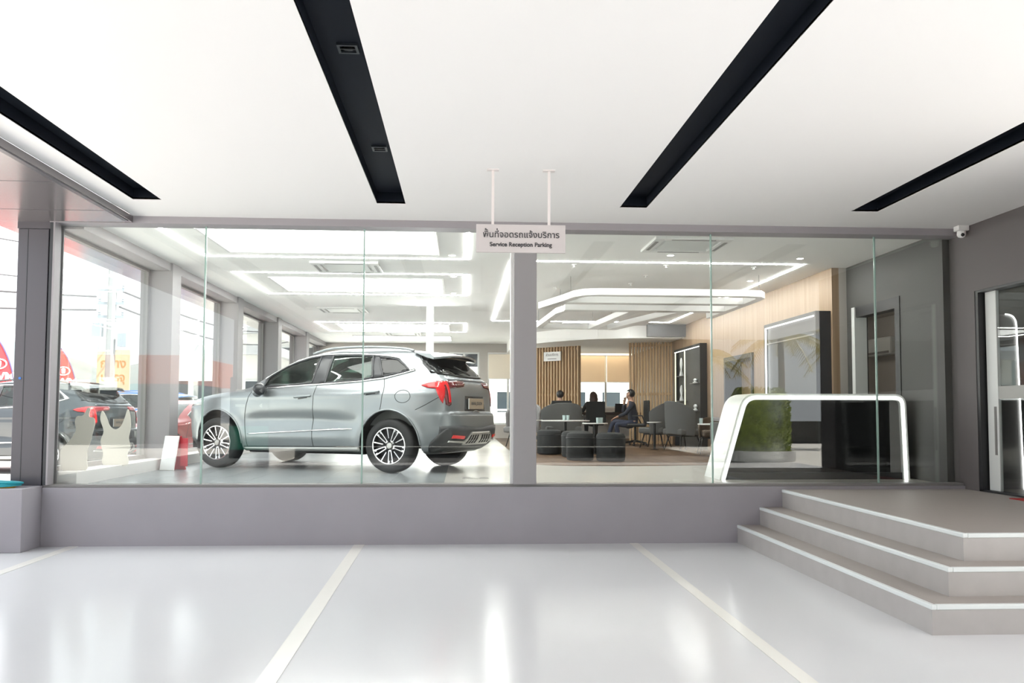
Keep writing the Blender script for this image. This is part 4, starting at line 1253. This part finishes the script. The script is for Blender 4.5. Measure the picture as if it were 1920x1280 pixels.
# ================================================================ armchairs
def armchair(label, x, y, rz, fabric, wd=.72, h=1.0, z=FL):
    t = thing('wing_armchair', label, 'armchair', (x, y, z), rz, 'upholstered armchairs in the lounge')
    # seat faces +y; back curves round the sitter
    n = 15
    v, f = [], []
    for i in range(n):
        a = PI * (1.0 + i / (n - 1))
        cx, cy = math.cos(a) * wd / 2, math.sin(a) * .36
        k = abs(2 * i / (n - 1) - 1)
        top = h - .22 * k ** 2.2
        lo = .34 - .04 * k
        for (rr, z) in ((1.0, lo), (1.06, (lo + top) / 2), (1.08, top), (.96, top - .01), (.90, (lo + top) / 2), (.88, lo)):
            v.append((cx * rr, cy * rr + .03, z))
    for i in range(n - 1):
        for k in range(6):
            f.append((i * 6 + k, i * 6 + (k + 1) % 6, (i + 1) * 6 + (k + 1) % 6, (i + 1) * 6 + k))
    f += [tuple(range(6)), tuple((n - 1) * 6 + k for k in range(5, -1, -1))]
    MB().add(v, f).build('back_shell', fabric, t, smooth='auto', bevel=.02, seg=3)
    MB().box(-wd / 2 + .05, wd / 2 - .05, -.28, .30, .32, .45).build('seat_cushion', fabric, t, bevel=.04, seg=3)
    for sx in (-1, 1):
        for sy in (-1, 1):
            MB().tube([(sx * .22, sy * .18, .32), (sx * .29, sy * .27, 0)], [.016, .010], 10).build('leg', 'metal_black', t, smooth=True)
    MB().box(-.24, .24, -.2, .2, .29, .32).build('under_frame', 'metal_black', t)
    return t
armchair('grey wing armchair seen from behind its side, next to the wider slatted screen', 4.27, 18.75, math.radians(60), 'grey_fabric', .72, 1.02)
armchair('grey wing armchair in front of the lit dark cabinet', 4.52, 17.35, math.radians(-70), 'grey_fabric', .78, 1.02)
armchair('pale grey armchair half hidden by the pillar', 1.35, 19.2, math.radians(150), 'light_fabric', .8, .98)
armchair('dark grey armchair with its back turned, in front of the person at the screen', 2.3, 19.9, math.radians(10), 'grey_fabric', .95, 1.0)
armchair('brown padded chair under the table behind the counter end', 4.72, 15.85, math.radians(170), 'brown_leather', .55, .70)
sfa = thing('tub_chair', 'dark tub chair close behind the counter side', 'armchair', (4.42, 13.9, FL), math.radians(200), 'upholstered armchairs in the lounge')
MB().lathe([(.27, .06), (.30, .10), (.31, .36), (.29, .40), (.02, .42)], 32).build('seat_body', 'grey_fabric', sfa, smooth='auto')
v, f = [], []
for i in range(17):
    a = PI * (.9 + 1.2 * i / 16)
    for r, z in ((.30, .10), (.33, .36), (.33, .62), (.27, .62), (.26, .36)):
        v.append((r * math.cos(a), r * math.sin(a), z))
for i in range(16):
    for k in range(5):
        f.append((i * 5 + k, i * 5 + (k + 1) % 5, (i + 1) * 5 + (k + 1) % 5, (i + 1) * 5 + k))
f += [tuple(range(5)), tuple(16 * 5 + k for k in range(4, -1, -1))]
MB().add(v, f).build('tub_back', 'grey_fabric', sfa, smooth='auto', bevel=.015)
MB().lathe([(.2, 0), (.2, .06)], 24).build('base_ring', 'black', sfa)
# ================================================================ desk with laptop, office chair
dk = thing('desk', 'long dark desk by the window with white panels under it', 'desk', (3.9, 23.4, FL))
MB().box(-.95, .95, -.35, .35, .70, .78).build('desk_top', 'desk_wood', dk, bevel=.004)
MB().box(-.9, .9, .28, .31, .12, .70).build('modesty_panel', 'white', dk)
for x in (-.9, .86):
    for y in (-.3, .26):
        MB().box(x, x + .04, y, y + .04, 0, .70).build('leg', 'metal_black', dk)
lt = thing('laptop', 'open dark laptop standing on the desk', 'laptop', (4.30, 23.3, FL + .78), .1)
MB().box(-.16, .16, -.11, .11, 0, .016).build('keyboard_base', 'black', lt, bevel=.004)
MB().box(-.165, .165, -.006, .006, 0, .23, Matrix.Translation((0, -.115, .012)) @ Matrix.Rotation(.25, 4, 'X')).build('screen_lid', 'black', lt, bevel=.004)
oc = thing('office_chair', 'black square backed office chair at the desk, woman sitting in it', 'chair', (3.45, 22.35, FL))
MB().box(-.24, .24, -.22, .24, .44, .52).build('seat', 'black', oc, bevel=.03)
MB().box(-.25, .25, -.30, -.25, .50, 1.06).build('backrest', 'charcoal', oc, bevel=.02)
MB().tube([(0, 0, .08), (0, 0, .45)], .03, 12).build('gas_column', 'metal_black', oc)
for k in range(5):
    a = 2 * PI * k / 5 + .3
    lg = MB().tube([(0, 0, .11), (.28 * math.cos(a), .28 * math.sin(a), .065)], [.03, .018], 8).build('base_arm', 'metal_black', oc)
    MB().ball((.28 * math.cos(a), .28 * math.sin(a), .03), .03, 10, 8).build('castor', 'black', lg)
for s in (-1, 1):
    MB().tube([(s * .26, -.2, .5), (s * .29, -.1, .70), (s * .29, .12, .70)], .016, 8).build('armrest', 'black', oc)
st_ = again(oc, 'black office chair under the seated person in dark clothes', (4.06, 19.95, FL), math.radians(90))
oc['group'] = st_['group'] = 'black office chairs'
o3 = again(oc, 'black office chair of the person in front of the slatted screen', (2.42, 21.1, FL), 0)
o3['group'] = 'black office chairs'
# ================================================================ people
def skin(name, nodes, m, parent, sub=2):
    """nodes: (parent index or -1, (x,y,z), (rx,ry))"""
    me = bpy.data.meshes.new(name)
    me.from_pydata([n[1] for n in nodes], [(n[0], i) for i, n in enumerate(nodes) if n[0] >= 0], [])
    o = bpy.data.objects.new(name, me)
    COL.objects.link(o)
    o.modifiers.new('skin', 'SKIN').use_smooth_shade = True
    sv = me.skin_vertices[0].data if me.skin_vertices else None
    if sv is None:
        bm = bmesh.new()
        bm.from_mesh(me)
        bm.verts.layers.skin.verify()
        bm.to_mesh(me)
        bm.free()
        sv = me.skin_vertices[0].data
    for i, n in enumerate(nodes):
        r = n[2]
        sv[i].radius = r if isinstance(r, tuple) else (r, r)
        sv[i].use_root = (i == 0)
    sb = o.modifiers.new('sub', 'SUBSURF')
    sb.levels = sb.render_levels = sub
    dg = bpy.context.evaluated_depsgraph_get()
    m2 = bpy.data.meshes.new_from_object(o.evaluated_get(dg))
    bpy.data.objects.remove(o)
    m2.materials.clear()
    m2.materials.append(M[m])
    for p in m2.polygons:
        p.use_smooth = True
    o = bpy.data.objects.new(name, m2)
    COL.objects.link(o)
    o.parent = parent
    return o
def person(label, loc, rz, arms, legs, top, bottom, hair, long_hair=False, lean=0.0, tilt=0.0):
    """seated figure facing +y; arms: per side elbow, wrist; legs: per side knee, ankle, toe"""
    t = thing('person', label, 'person', loc, rz)
    L = lean
    N = [(-1, (0, 0, .52), (.125, .09)), (0, (0, L * .3, .66), (.115, .085)), (1, (0, L * .65, .82), (.15, .105)), (2, (0, L, .97), (.15, .09)),
         (3, (0, L + .01, 1.07), (.055, .055)), (4, (0, L + .025, 1.13), (.062, .07)), (5, (0, L + .035, 1.20), (.074, .088)), (6, (0, L + .03, 1.27), (.066, .08)),
         (5, (0, L + .115, 1.185), (.012, .014)), (6, (.078, L + .02, 1.19), (.008, .016)), (6, (-.078, L + .02, 1.19), (.008, .016))]
    tops = [(-1, (0, 0, .50), (.172, .132)), (0, (0, L * .3, .66), (.160, .124)), (1, (0, L * .65, .82), (.165, .12)), (2, (0, L, .98), (.16, .10)), (3, (0, L + .01, 1.045), (.062, .062))]
    for s, (el, wr) in zip((1, -1), arms):
        el, wr = Vector(el), Vector(wr)
        sh = Vector((s * .185, L - .005, .985))
        i0 = len(N)
        N.append((3, tuple(sh), .052))
        N.append((i0, tuple(el), .040))
        N.append((i0 + 1, tuple(wr), .026))
        d = (wr - el).normalized()
        sd_ = d.cross(Vector((0, 0, 1))).normalized()
        if sd_.length < .5:
            sd_ = Vector((1, 0, 0))
        nn = sd_.cross(d)
        pm = wr + d * .055
        N.append((i0 + 2, tuple(pm), (.034, .018)))
        for k, q in enumerate((-.030, -.010, .010, .030)):
            ln = (.060, .074, .070, .054)[k]
            b = len(N)
            N.append((i0 + 3, tuple(pm + d * .040 + sd_ * q), .009))
            N.append((b, tuple(pm + d * (.040 + ln * .5) + sd_ * q - nn * .010), .0085))
            N.append((b + 1, tuple(pm + d * (.040 + ln * .85) + sd_ * q - nn * .030), .0075))
        b = len(N)
        N.append((i0 + 2, tuple(wr + d * .03 + sd_ * .034 * s), .010))
        N.append((b, tuple(wr + d * .07 + sd_ * .05 * s - nn * .012), .008))
        j0 = len(tops)
        tops.append((3, tuple(sh), .062))
        tops.append((j0, tuple(el), .050))
        tops.append((j0 + 1, tuple(el.lerp(wr, .85)), .036))
    pants = [(-1, (0, -.01, .58), (.165, .125)), (0, (0, .0, .47), (.17, .12))]
    shoes = []
    for s, (kn, an, toe) in zip((1, -1), legs):
        hp = Vector((s * .09, .05, .50))
        i0 = len(N)
        N.append((0, tuple(hp), .085))
        N.append((i0, tuple(kn), .056))
        N.append((i0 + 1, tuple(Vector(kn).lerp(Vector(an), .4)), .052))
        N.append((i0 + 2, tuple(an), .034))
        N.append((i0 + 3, tuple(toe), (.036, .024)))
        j0 = len(pants)
        pants.append((1, tuple(hp), .098))
        pants.append((j0, tuple(kn), .068))
        pants.append((j0 + 1, tuple(Vector(kn).lerp(Vector(an), .9)), .048))
        shoes.append((an, toe))
    skin('body', N, 'skin', t)
    skin('shirt', tops, top, t)
    skin('trousers', pants, bottom, t)
    for an, toe in shoes:
        skin('shoe', [(-1, (an[0], an[1] - .02, an[2] - .01), .042), (0, tuple(Vector(an).lerp(Vector(toe), .6)), (.045, .036)), (1, tuple(toe), (.042, .030))], 'cloth_black', t)
    h = MB()
    c = Vector((0, L + .01, 1.225))
    h.ball(c, .104, 18, 12, (.92, 1.06, .98))
    if long_hair:
        h.tube([c + Vector((0, -.02, .02)), c + Vector((0, -.065, -.12)), c + Vector((0, -.075, -.30))], [.10, .115, .07], 14)
    # keep the face free
    keep = MB()
    idx = {}
    for fc in h.f:
        cc = sum((Vector(h.v[i]) for i in fc), Vector()) / len(fc)
        if cc.y > c.y + .035 and cc.z < c.z + .045:
            continue
        o = len(keep.v)
        keep.v += [h.v[i] for i in fc]
        keep.f.append(tuple(range(o, o + len(fc))))
    ho = keep.build('hair', hair, t)
    bmx = bmesh.new()
    bmx.from_mesh(ho.data)
    bmesh.ops.remove_doubles(bmx, verts=bmx.verts, dist=1e-5)
    bmesh.ops.recalc_face_normals(bmx, faces=bmx.faces)
    bmx.to_mesh(ho.data)
    bmx.free()
    for p in ho.data.polygons:
        p.use_smooth = True
    so_ = ho.modifiers.new('solid', 'SOLIDIFY')
    so_.thickness = .008
    for s in (1, -1):
        MB().ball((s * .032, L + .117, 1.215), .011, 10, 8).build('eye', 'white', t, smooth=True)
        MB().ball((s * .032, L + .126, 1.215), .0055, 8, 6).build('pupil', 'black', t, smooth=True)
    MB().ball((0, L + .112, 1.145), .02, 12, 6, (1.1, .4, .32)).build('mouth', 'cloth_red', t, smooth=True)
    return t
LEGS = [((.13, .47, .50), (.13, .47, .07), (.13, .60, .035)), ((-.13, .47, .50), (-.13, .45, .07), (-.13, .58, .035))]
person('woman with long brown hair sitting at the desk, seen from behind', (3.45, 22.38, FL), 0,
       [((.27, .18, .80), (.20, .44, .82)), ((-.27, .18, .80), (-.20, .44, .82))], LEGS, 'cloth_black', 'cloth_black', 'hair_brown', True, .06)
person('person in dark clothes sitting side on, one hand raised to the chin', (4.02, 19.95, FL), math.radians(90),
       [((.20, .22, .78), (.07, .20, 1.02)), ((-.22, .22, .76), (-.10, .42, .66))],
       [((.10, .47, .56), (.06, .60, .20), (.05, .72, .16)), ((-.12, .44, .50), (-.12, .36, .07), (-.12, .50, .035))], 'cloth_navy', 'jeans', 'hair_black', False, .06)
person('person with short dark hair and olive top, seen from behind the dark grey armchair', (2.42, 21.15, FL), 0,
       [((.27, .14, .76), (.18, .38, .74)), ((-.27, .14, .76), (-.18, .38, .74))], LEGS, 'cloth_olive', 'cloth_black', 'hair_black', False, .03)
# ================================================================ cut-outs on the ledge and the folding board
def standee(label, x, y, rz, pts):
    t = thing('cutout_standee', label, 'standee', (x, y, .74), rz, 'pale cutouts in the window')
    MB().prism(smooth_path(pts, 4, True), -.006, .006, 'y').build('cutout', 'standee_back', t)
    MB().prism([(-.05, 0), (.05, 0), (0, .3)], .007, .012, 'y').build('stand_leg', 'standee_back', t)
    return t
standee('pale hand shaped cutout on the window ledge, closest to the dark column', -4.13, 9.45, .15, [(-.13, 0), (.09, 0), (.10, .10), (.10, .22), (.13, .30), (.15, .40), (.17, .50), (.16, .56), (.11, .58), (.12, .66), (.09, .67), (.05, .59), (-.01, .58), (-.03, .52), (-.02, .42), (-.07, .33), (-.12, .27), (-.16, .22), (-.16, .1)])
standee('pale two pronged cutout on the window ledge, next to the first pier', -4.11, 10.4, .15, [(-.12, 0), (.14, 0), (.14, .12), (.17, .22), (.15, .32), (.17, .44), (.16, .58), (.13, .66), (.10, .56), (.06, .46), (0, .42), (-.06, .46), (-.10, .56), (-.15, .64), (-.17, .54), (-.13, .40), (-.16, .28), (-.13, .14)])
fb = thing('folding_board', 'white and red folding board standing beside the nose of the silver car', 'sign', (-3.83, 11.6, FL), -.35)
MB().box(-.11, .11, -.01, .01, 0, .46, Matrix.Translation((0, -.12, 0)) @ Matrix.Rotation(-.22, 4, 'X')).build('white_panel', 'white', fb, bevel=.004)
MB().box(-.11, .11, -.01, .01, 0, .46, Matrix.Translation((0, .12, 0)) @ Matrix.Rotation(.22, 4, 'X')).build('red_panel', 'red_paint', fb, bevel=.004)
MB().box(.10, .20, -.008, .008, .05, .42, Matrix.Rotation(.2, 4, 'Z')).build('red_side_panel', 'red_paint', fb, bevel=.003)
# room behind the sliding door, and the small side room
bo = MB().box(5.58, 10, 5.5, 5.6, LAND, 3.2).box(9.9, 10, 5.5, 9.2, LAND, 3.2).box(5.58, 10, 9.15, 9.28, LAND, 3.2).box(5.58, 10, 5.5, 9.28, 3.15, 3.25).box(5.58, 10, 5.5, 9.28, .3, LAND).build('wall_office', 'inner_dark_wall')
tag(bo, 'dim grey walls of the office behind the sliding door', 'wall', kind='structure')
ap = thing('lit_arch_panel', 'grey arched panel with a glowing edge inside the office', 'panel', (5.82, 8.95, LAND))
pth = rounded([(-.2, 0), (-.2, 1.9), (.20, 1.9), (.24, 0)], [0, .05, .12, 0])
MB().prism(pth, 0, .05, 'y').build('panel', 'frame_grey', ap)
MB().tube([(p[0], -.012, p[1]) for p in pth[-10:]], .007, 6).build('light_edge', 'counter_led', ap)
armchair('grey armchair standing inside the dim office behind the sliding door', 6.25, 8.2, math.radians(-120), 'grey_fabric', .7, .85, LAND)
ol = MB().box(5.6, 6.2, 7.9, 7.94, 3.12, 3.15).build('office_light', 'dim_light')
tag(ol, 'thin light strip on the office ceiling behind the sliding door', 'light')
wa = thing('wall_air_conditioner', 'white wall air conditioner seen through the open doorway', 'air conditioner', (6.88, 13.4, 2.45), 0)
MB().box(-.2, 0, -.42, .42, -.14, .14).build('housing', 'frame_white', wa, bevel=.03)
MB().box(-.203, -.16, -.38, .38, -.12, -.085).build('louvre', 'frame_grey', wa)
# ================================================================ outside
g = MB().box(-90, -4.95, -60, 90, -.3, .28).build('ground_car_park', 'asphalt')
tag(g, 'pale sunlit concrete of the car park outside', 'ground', kind='structure')
g = MB().box(-4.95, 60, -60, -5.1, -.3, -.005).box(9.2, 60, -5.1, YB, -.3, -.005).build('ground_driveway', 'asphalt')
tag(g, 'pale driveway on the open side of the canopy', 'ground', kind='structure')
g = MB().box(-4.95, 60, YB + .15, 90, .2, FL - .02).build('ground_terrace', 'asphalt')
tag(g, 'pale terrace behind the back windows', 'ground', kind='structure')
g = MB().box(-4.9, 7.9, -9.4, -5.1, -.004, .002).build('added_dark_strip', 'added_dark_strip')  # unseen dark strip, added so sunlit ground makes no bright band in the glass
tag(g, 'unseen dark strip added before the service hall to dim the ground mirrored in the glass', 'added_dark_strip', kind='structure')
lw2 = MB().box(-4.9, 14, 31, 31.2, FL - .02, 1.1).build('wall_terrace', 'building_white')
tag(lw2, 'low white wall at the edge of the terrace behind the back windows', 'wall', kind='structure')
rl = thing('terrace_railing', 'white railing outside the back window next to the pale pillar', 'railing', (1.2, 27.5, FL - .02))
for z in (.62, .86):
    MB().tube([(-1.6, 0, z), (1.9, 0, z)], .03, 8).build('rail', 'white', rl)
for x in (-1.6, -.4, .8, 1.9):
    MB().tube([(x, 0, 0), (x, 0, .88)], .025, 8).build('post', 'white', rl)
# feather banners
def banner(label, x, y, base, hgt, wd, lines, rz):
    t = thing('feather_banner', label, 'banner', (x, y, base), rz, 'red feather banners')
    n = 24
    right = [(wd * (1 - .0 * i) * (math.cos(max(0, (i / n - .35) / .65) * PI / 2) ** .55) , .55 + (hgt - .55) * i / n) for i in range(n + 1)]
    poly = [(0.0, .55)] + [(wd * .93, .55)] + right[1:]
    poly = [(p[0], p[1]) for p in poly]
    poly[-1] = (0, hgt)
    MB().prism(poly, -.004, .004, 'y').build('flag', 'banner_red', t)
    MB().tube([(p[0], 0, p[1]) for p in right], .014, 6).build('pole_edge', 'banner_edge', t)
    MB().tube([(0, 0, 0), (0, 0, hgt)], .016, 8).build('pole', 'metal_black', t)
    MB().lathe([(.22, 0), (.22, .05), (.05, .07)], 20).build('foot', 'metal_black', t)
    MB().tube([(wd * .5 + .15 * math.cos(a), -.008, hgt * .74 + .10 * math.sin(a)) for a in [2 * PI * i / 28 for i in range(28)]], .014, 6, closed=True).build('emblem_ring', 'text_white', t)
    MB().prism([(wd * .5 - .035, hgt * .74 - .06), (wd * .5 + .035, hgt * .74 - .06), (wd * .5 + .05, hgt * .74 + .05), (wd * .5, hgt * .74 + .085), (wd * .5 - .05, hgt * .74 + .05)], -.012, -.005, 'y').build('emblem_core', 'text_white', t)
    for s, sz, z in lines:
        text(s, sz, 'text_white', 'lettering', t, face_cam(wd * .48, -.006, z), bold=.008, squeeze=1.05)
    return t
LN = [('GWM', .25, 1.72), ('CHON', .17, 1.50), ('PARTNER', .10, 1.05)]
banner('larger red feather banner showing on the open side of the dark column', -10.02, 18.4, GR, 2.80, .66, LN, .05)
banner('smaller red feather banner between the dark column and the hill, behind the dark car', -10.16, 21.6, GR, 2.80, .66, LN, .05)
# signs
sb = thing('sign_board', 'cream sign board with a brown ampersand beside the utility pole', 'sign', (-10.9, 27.3, GR))
MB().box(-.5, .5, -.03, .03, 1.0, 3.0).build('board', 'sign_cream', sb)
for x in (-.4, .4):
    MB().box(x - .03, x + .03, .03, .08, 0, 2.8).build('post', 'metal_black', sb)
for s, sz, z in (('\u0e01\u0e25\u0e32\u0e07', .38, 2.45), ('\u0e1a\u0e23\u0e23\u0e08\u0e38', .36, 2.02), ('&', .46, 1.55), ('\u0e01\u0e32\u0e41\u0e1f', .34, 1.08)):
    text(s, sz, 'sign_brown', 'lettering', sb, face_cam(0, -.033, z), bold=.006)
gb = thing('green_board', 'green board standing behind the smaller red banner', 'sign', (-12.0, 27.5, GR))
MB().box(-.75, .75, -.03, .03, 1.05, 1.85).build('board', 'sign_green', gb)
for x in (-.6, .6):
    MB().box(x - .03, x + .03, .03, .08, 0, 1.8).build('post', 'metal_black', gb)
for z in (1.55, 1.35):
    MB().box(-.4, .3, -.036, -.03, z, z + .05).build('text_line', 'text_white', gb)
op = MB().lathe([(.16, 0), (.13, .3), (.10, 1.7), (.14, 1.75), (.14, 1.85)], 20).build('bollard', 'building_orange', smooth='auto', loc=(-5.15, 14.9, GR))
tag(op, 'orange post standing just before the first window pier', 'post')
# utility pole and wires
up_ = thing('utility_pole', 'tall concrete utility pole carrying wires and insulators', 'pole', (-10.5, 26, GR))
MB().tube([(0, 0, 0), (.05, 0, 9.5)], [.15, .10], 8).build('pole_shaft', 'concrete', up_)
ci_ = 0
for z in (3.9, 4.3, 4.7, 5.6, 6.0):
    ca = MB().box(-.38, .38, -.04, .04, z - .04, z + .04).build('cross_arm', 'insulator', up_)
    for x in (-.34, .34):
        MB().lathe([(.03, 0), (.045, .03), (.025, .06), (.045, .09), (.02, .13)], 10, c=(x, 0, z + .04)).build('insulator', 'insulator', ca, smooth='auto')
MB().box(-.5, -.25, -.12, .12, 3.3, 3.7).build('transformer_box', 'insulator', up_)
MB().box(.25, .5, -.12, .12, 3.0, 3.4).build('transformer_box', 'insulator', up_)
wl = ['%s power line running from the pole past the dark column' % a for a in ('highest', 'second highest', 'middle', 'lower', 'lowest')]
for k, (z, z2) in enumerate(((6.2, 6.3), (5.8, 5.3), (4.9, 4.4), (4.5, 3.9), (4.1, 3.3))):
    a, b = Vector((-10.6 - .34, 26, GR + z)), Vector((-14 - k, 11, GR + z2 + 1.0))
    pts = [a.lerp(b, i / 20) - Vector((0, 0, .6 * math.sin(PI * i / 20))) for i in range(21)]
    o = MB().tube(pts, .018 if k < 3 else .03, 6).build('power_line', 'wire', smooth=True)
    tag(o, wl[k], 'cable', 'power lines')
for k, (z, z2) in enumerate(((5.4, 5.0), (4.7, 3.6), (4.2, 3.0))):
    a, b = Vector((-10.6 + .34, 26, GR + z)), Vector((-7.5, 44, GR + z2 + 2))
    pts = [a.lerp(b, i / 20) - Vector((0, 0, .8 * math.sin(PI * i / 20))) for i in range(21)]
    o = MB().tube(pts, .03, 6).build('power_line', 'wire', smooth=True)
    tag(o, '%s power line sagging away from the pole towards the hills' % ('upper', 'middle', 'lower')[k], 'cable', 'power lines')
lp2 = MB().tube([(0, 0, 0), (.02, 0, 5.6)], [.05, .035], 8).build('flag_pole', 'insulator', loc=(-12.5, 30, GR))
tag(lp2, 'thin grey pole standing behind the cream sign board', 'pole')
# hills and buildings
def hill(x0, x1, y, h, label, ph):
    n, m = 40, 8
    v, f = [], []
    for j in range(m + 1):
        for i in range(n + 1):
            u = i / n
            hh = h * (math.sin(PI * u) ** .8) * (.75 + .25 * math.sin(7 * u + ph)) * math.sin(PI * (j / m) * .5 + .0) + .35 * math.sin(23 * u + ph + j)
            v.append((x0 + (x1 - x0) * u, y + j * 4, GR - .5 + max(0, hh)))
    for j in range(m):
        for i in range(n):
            a = j * (n + 1) + i
            f.append((a, a + 1, a + n + 2, a + n + 1))
    o = MB().add(v, f).build('hill', 'hill_green', smooth=True)
    tag(o, label, 'hill', kind='structure')
hill(-58, -30, 70, 12.0, 'hazy green hill behind the smaller red banner', .4)
hill(-44, -14, 74, 15.5, 'hazy green hill behind the first window pier', 2.0)
def building(name, label, x0, x1, y0, y1, h, m, rows, cols, roof, rh=.35):
    t = thing(name, label, 'building', ((x0 + x1) / 2, y0, GR))
    a, d = (x1 - x0) / 2, y1 - y0
    MB().box(-a, a, 0, d, 0, h).build('wall', m, t)
    MB().box(-a - .3, a + .3, -.5, d + .3, h, h + rh).build('roof', roof, t)
    for r in range(rows):
        for c in range(cols):
            x = -a + (c + .5) * 2 * a / cols
            z = h * (r + .55) / rows
            fw_ = MB().box(x - .45, x + .45, -.05, .02, z - .5, z + .5).build('window', 'frame_white', t)
            MB().box(x - .40, x + .40, -.06, -.05, z - .45, z + .45).build('pane', 'window_dark', fw_)
building('shop_house', 'low white shop seen through the first window bay, beside the pole', -11.6, -7.6, 34, 40, 3.3, 'building_white', 1, 4, 'roof_grey')
building('shop_house', 'white two storey shop seen through the second window bay', -12.5, -6.6, 46, 54, 5.2, 'building_white', 2, 5, 'roof_grey')
building('warehouse', 'long white warehouse seen through the third window bay', -9.5, -5.2, 60, 72, 6.5, 'building_white', 2, 6, 'roof_grey')
building('shop_house', 'white block behind the terrace wall and the back windows', -2, 9, 38, 46, 5.6, 'building_white', 2, 7, 'roof_grey')
# ---------------------------------------------------------------- what the glass front mirrors
building('service_hall', 'long dark service hall facing the canopy, mirrored in the glass front', -7.2, 8.0, -14, -7.2, 4.25, 'building_dark', 1, 5, 'building_dark')
bpy.data.objects['service_hall'].location.y = -15.8
ob = building
building('shop_house', 'orange shop across the car park, mirrored in the first glass pane', -16, -9.5, -16, -11, 2.0, 'building_dark', 1, 4, 'building_orange', .95)
bt = thing('direction_board', 'dark direction board with white arrows, mirrored over the front wheel', 'sign', (-5.0, -2.2, .28))
MB().box(-.45, .45, -.06, .06, 0, 1.9).build('board', 'black', bt, bevel=.01)
MB().box(-.45, .45, .061, .066, .2, .75).build('green_panel', 'sign_green', bt)
for z in (1.55, 1.2):
    MB().box(-.32, -.1, .061, .066, z, z + .06).build('text_line', 'text_white', bt)
    MB().prism([(.22, z + .03), (.30, z + .09), (.30, z - .03)], .061, .066, 'y').build('arrow', 'text_white', bt)
def leaf_quads(pts, size):
    s = MB()
    for p in pts:
        a = Vector((random.gauss(0, 1), random.gauss(0, 1), random.gauss(0, 1))).normalized()
        b = a.orthogonal().normalized()
        c = a.cross(b)
        k = size * random.uniform(.6, 1.3)
        s.add([p + b * k, p + c * k * .45, p - b * k, p - c * k * .45], [(0, 1, 2, 3)])
    return s
hp = thing('hedge_planter', 'round white planter with a tall clipped hedge, mirrored in the counter glass', 'planter', (8.6, -6.2, -.005))
MB().lathe([(1.0, 0), (1.02, .30), (.96, .30), (.94, .22)], 48).build('planter_ring', 'planter', hp, smooth='auto')
pts = []
for i in range(5200):
    a, z = random.uniform(0, 2 * PI), random.uniform(.25, 2.1)
    r = .88 * (1 - .25 * max(0, (z - 1.7) / .4)) * (random.random() ** .12)
    pts.append(Vector((r * math.cos(a), r * math.sin(a), z)))
leaf_quads(pts, .06).build('foliage', 'leaf_green', hp)
MB().lathe([(.78, .2), (.78, 1.9), (.5, 2.02)], 24).build('branch_core', 'leaf_green', hp)
def palm(label, x, y, h, first=None):
    if first is not None:
        c = again(first, label, (x, y, -.005), random.uniform(0, 6))
        c.scale = (1, 1, h / 4.0)
        return c
    t = thing('palm_tree', label, 'tree', (x, y, -.005), group='palms mirrored in the glass front')
    MB().tube([(0, 0, 0), (.08, .05, 1.2), (.12, 0, 2.6), (.1, 0, 4.0)], [.16, .12, .11, .10], 12).build('trunk', 'palm_trunk', t, smooth=True)
    s = MB()
    for k in range(18):
        a = 2 * PI * k / 18 + random.uniform(-.15, .15)
        el = random.uniform(.1, 1.0)
        L = random.uniform(1.7, 2.3)
        sp = []
        for i in range(15):
            u = i / 14
            sp.append(Vector((.1 + L * u * math.cos(el * (1 - .4 * u)) * math.cos(a), L * u * math.cos(el * (1 - .4 * u)) * math.sin(a), 4.0 + L * u * math.sin(el) - 1.5 * u * u * L * .55)))
        s.tube(sp, .012, 4)
        sd_ = Vector((-math.sin(a), math.cos(a), 0))
        for i in range(1, 14):
            for j in (0, .5):
                p = sp[i].lerp(sp[i + 1] if i < 14 else sp[i], j)
                d = (sp[min(i + 1, 14)] - sp[i - 1]).normalized()
                ln = .48 * math.sin(PI * (.12 + .8 * i / 14)) + .08
                for q in (1, -1):
                    e = p + (sd_ * q * .75 + d * .5 + Vector((0, 0, -.55))).normalized() * ln
                    s.add([p - d * .022, p + d * .022, e], [(0, 1, 2)])
    s.build('crown', 'leaf_yellow', t)
    return t
p1 = palm('tall palm behind the planter, mirrored in the pane over the counter', 11.0, -11.0, 4.0)
palm('palm standing beyond the round planter, mirrored beside the wood wall', 9.8, -16.5, 3.6, p1)
palm('short palm next to the tall one, mirrored low in the counter glass', 14.6, -7.0, 2.3, p1)
palm('palm at the far end of the driveway, mirrored near the black cabinet', 15.5, -14.5, 4.2, p1)
dwl = MB().box(7.5, 30, -20, -19.6, 0, 1.0).build('wall_driveway', 'building_dark')
tag(dwl, 'low dark wall along the far side of the driveway', 'wall', kind='structure')
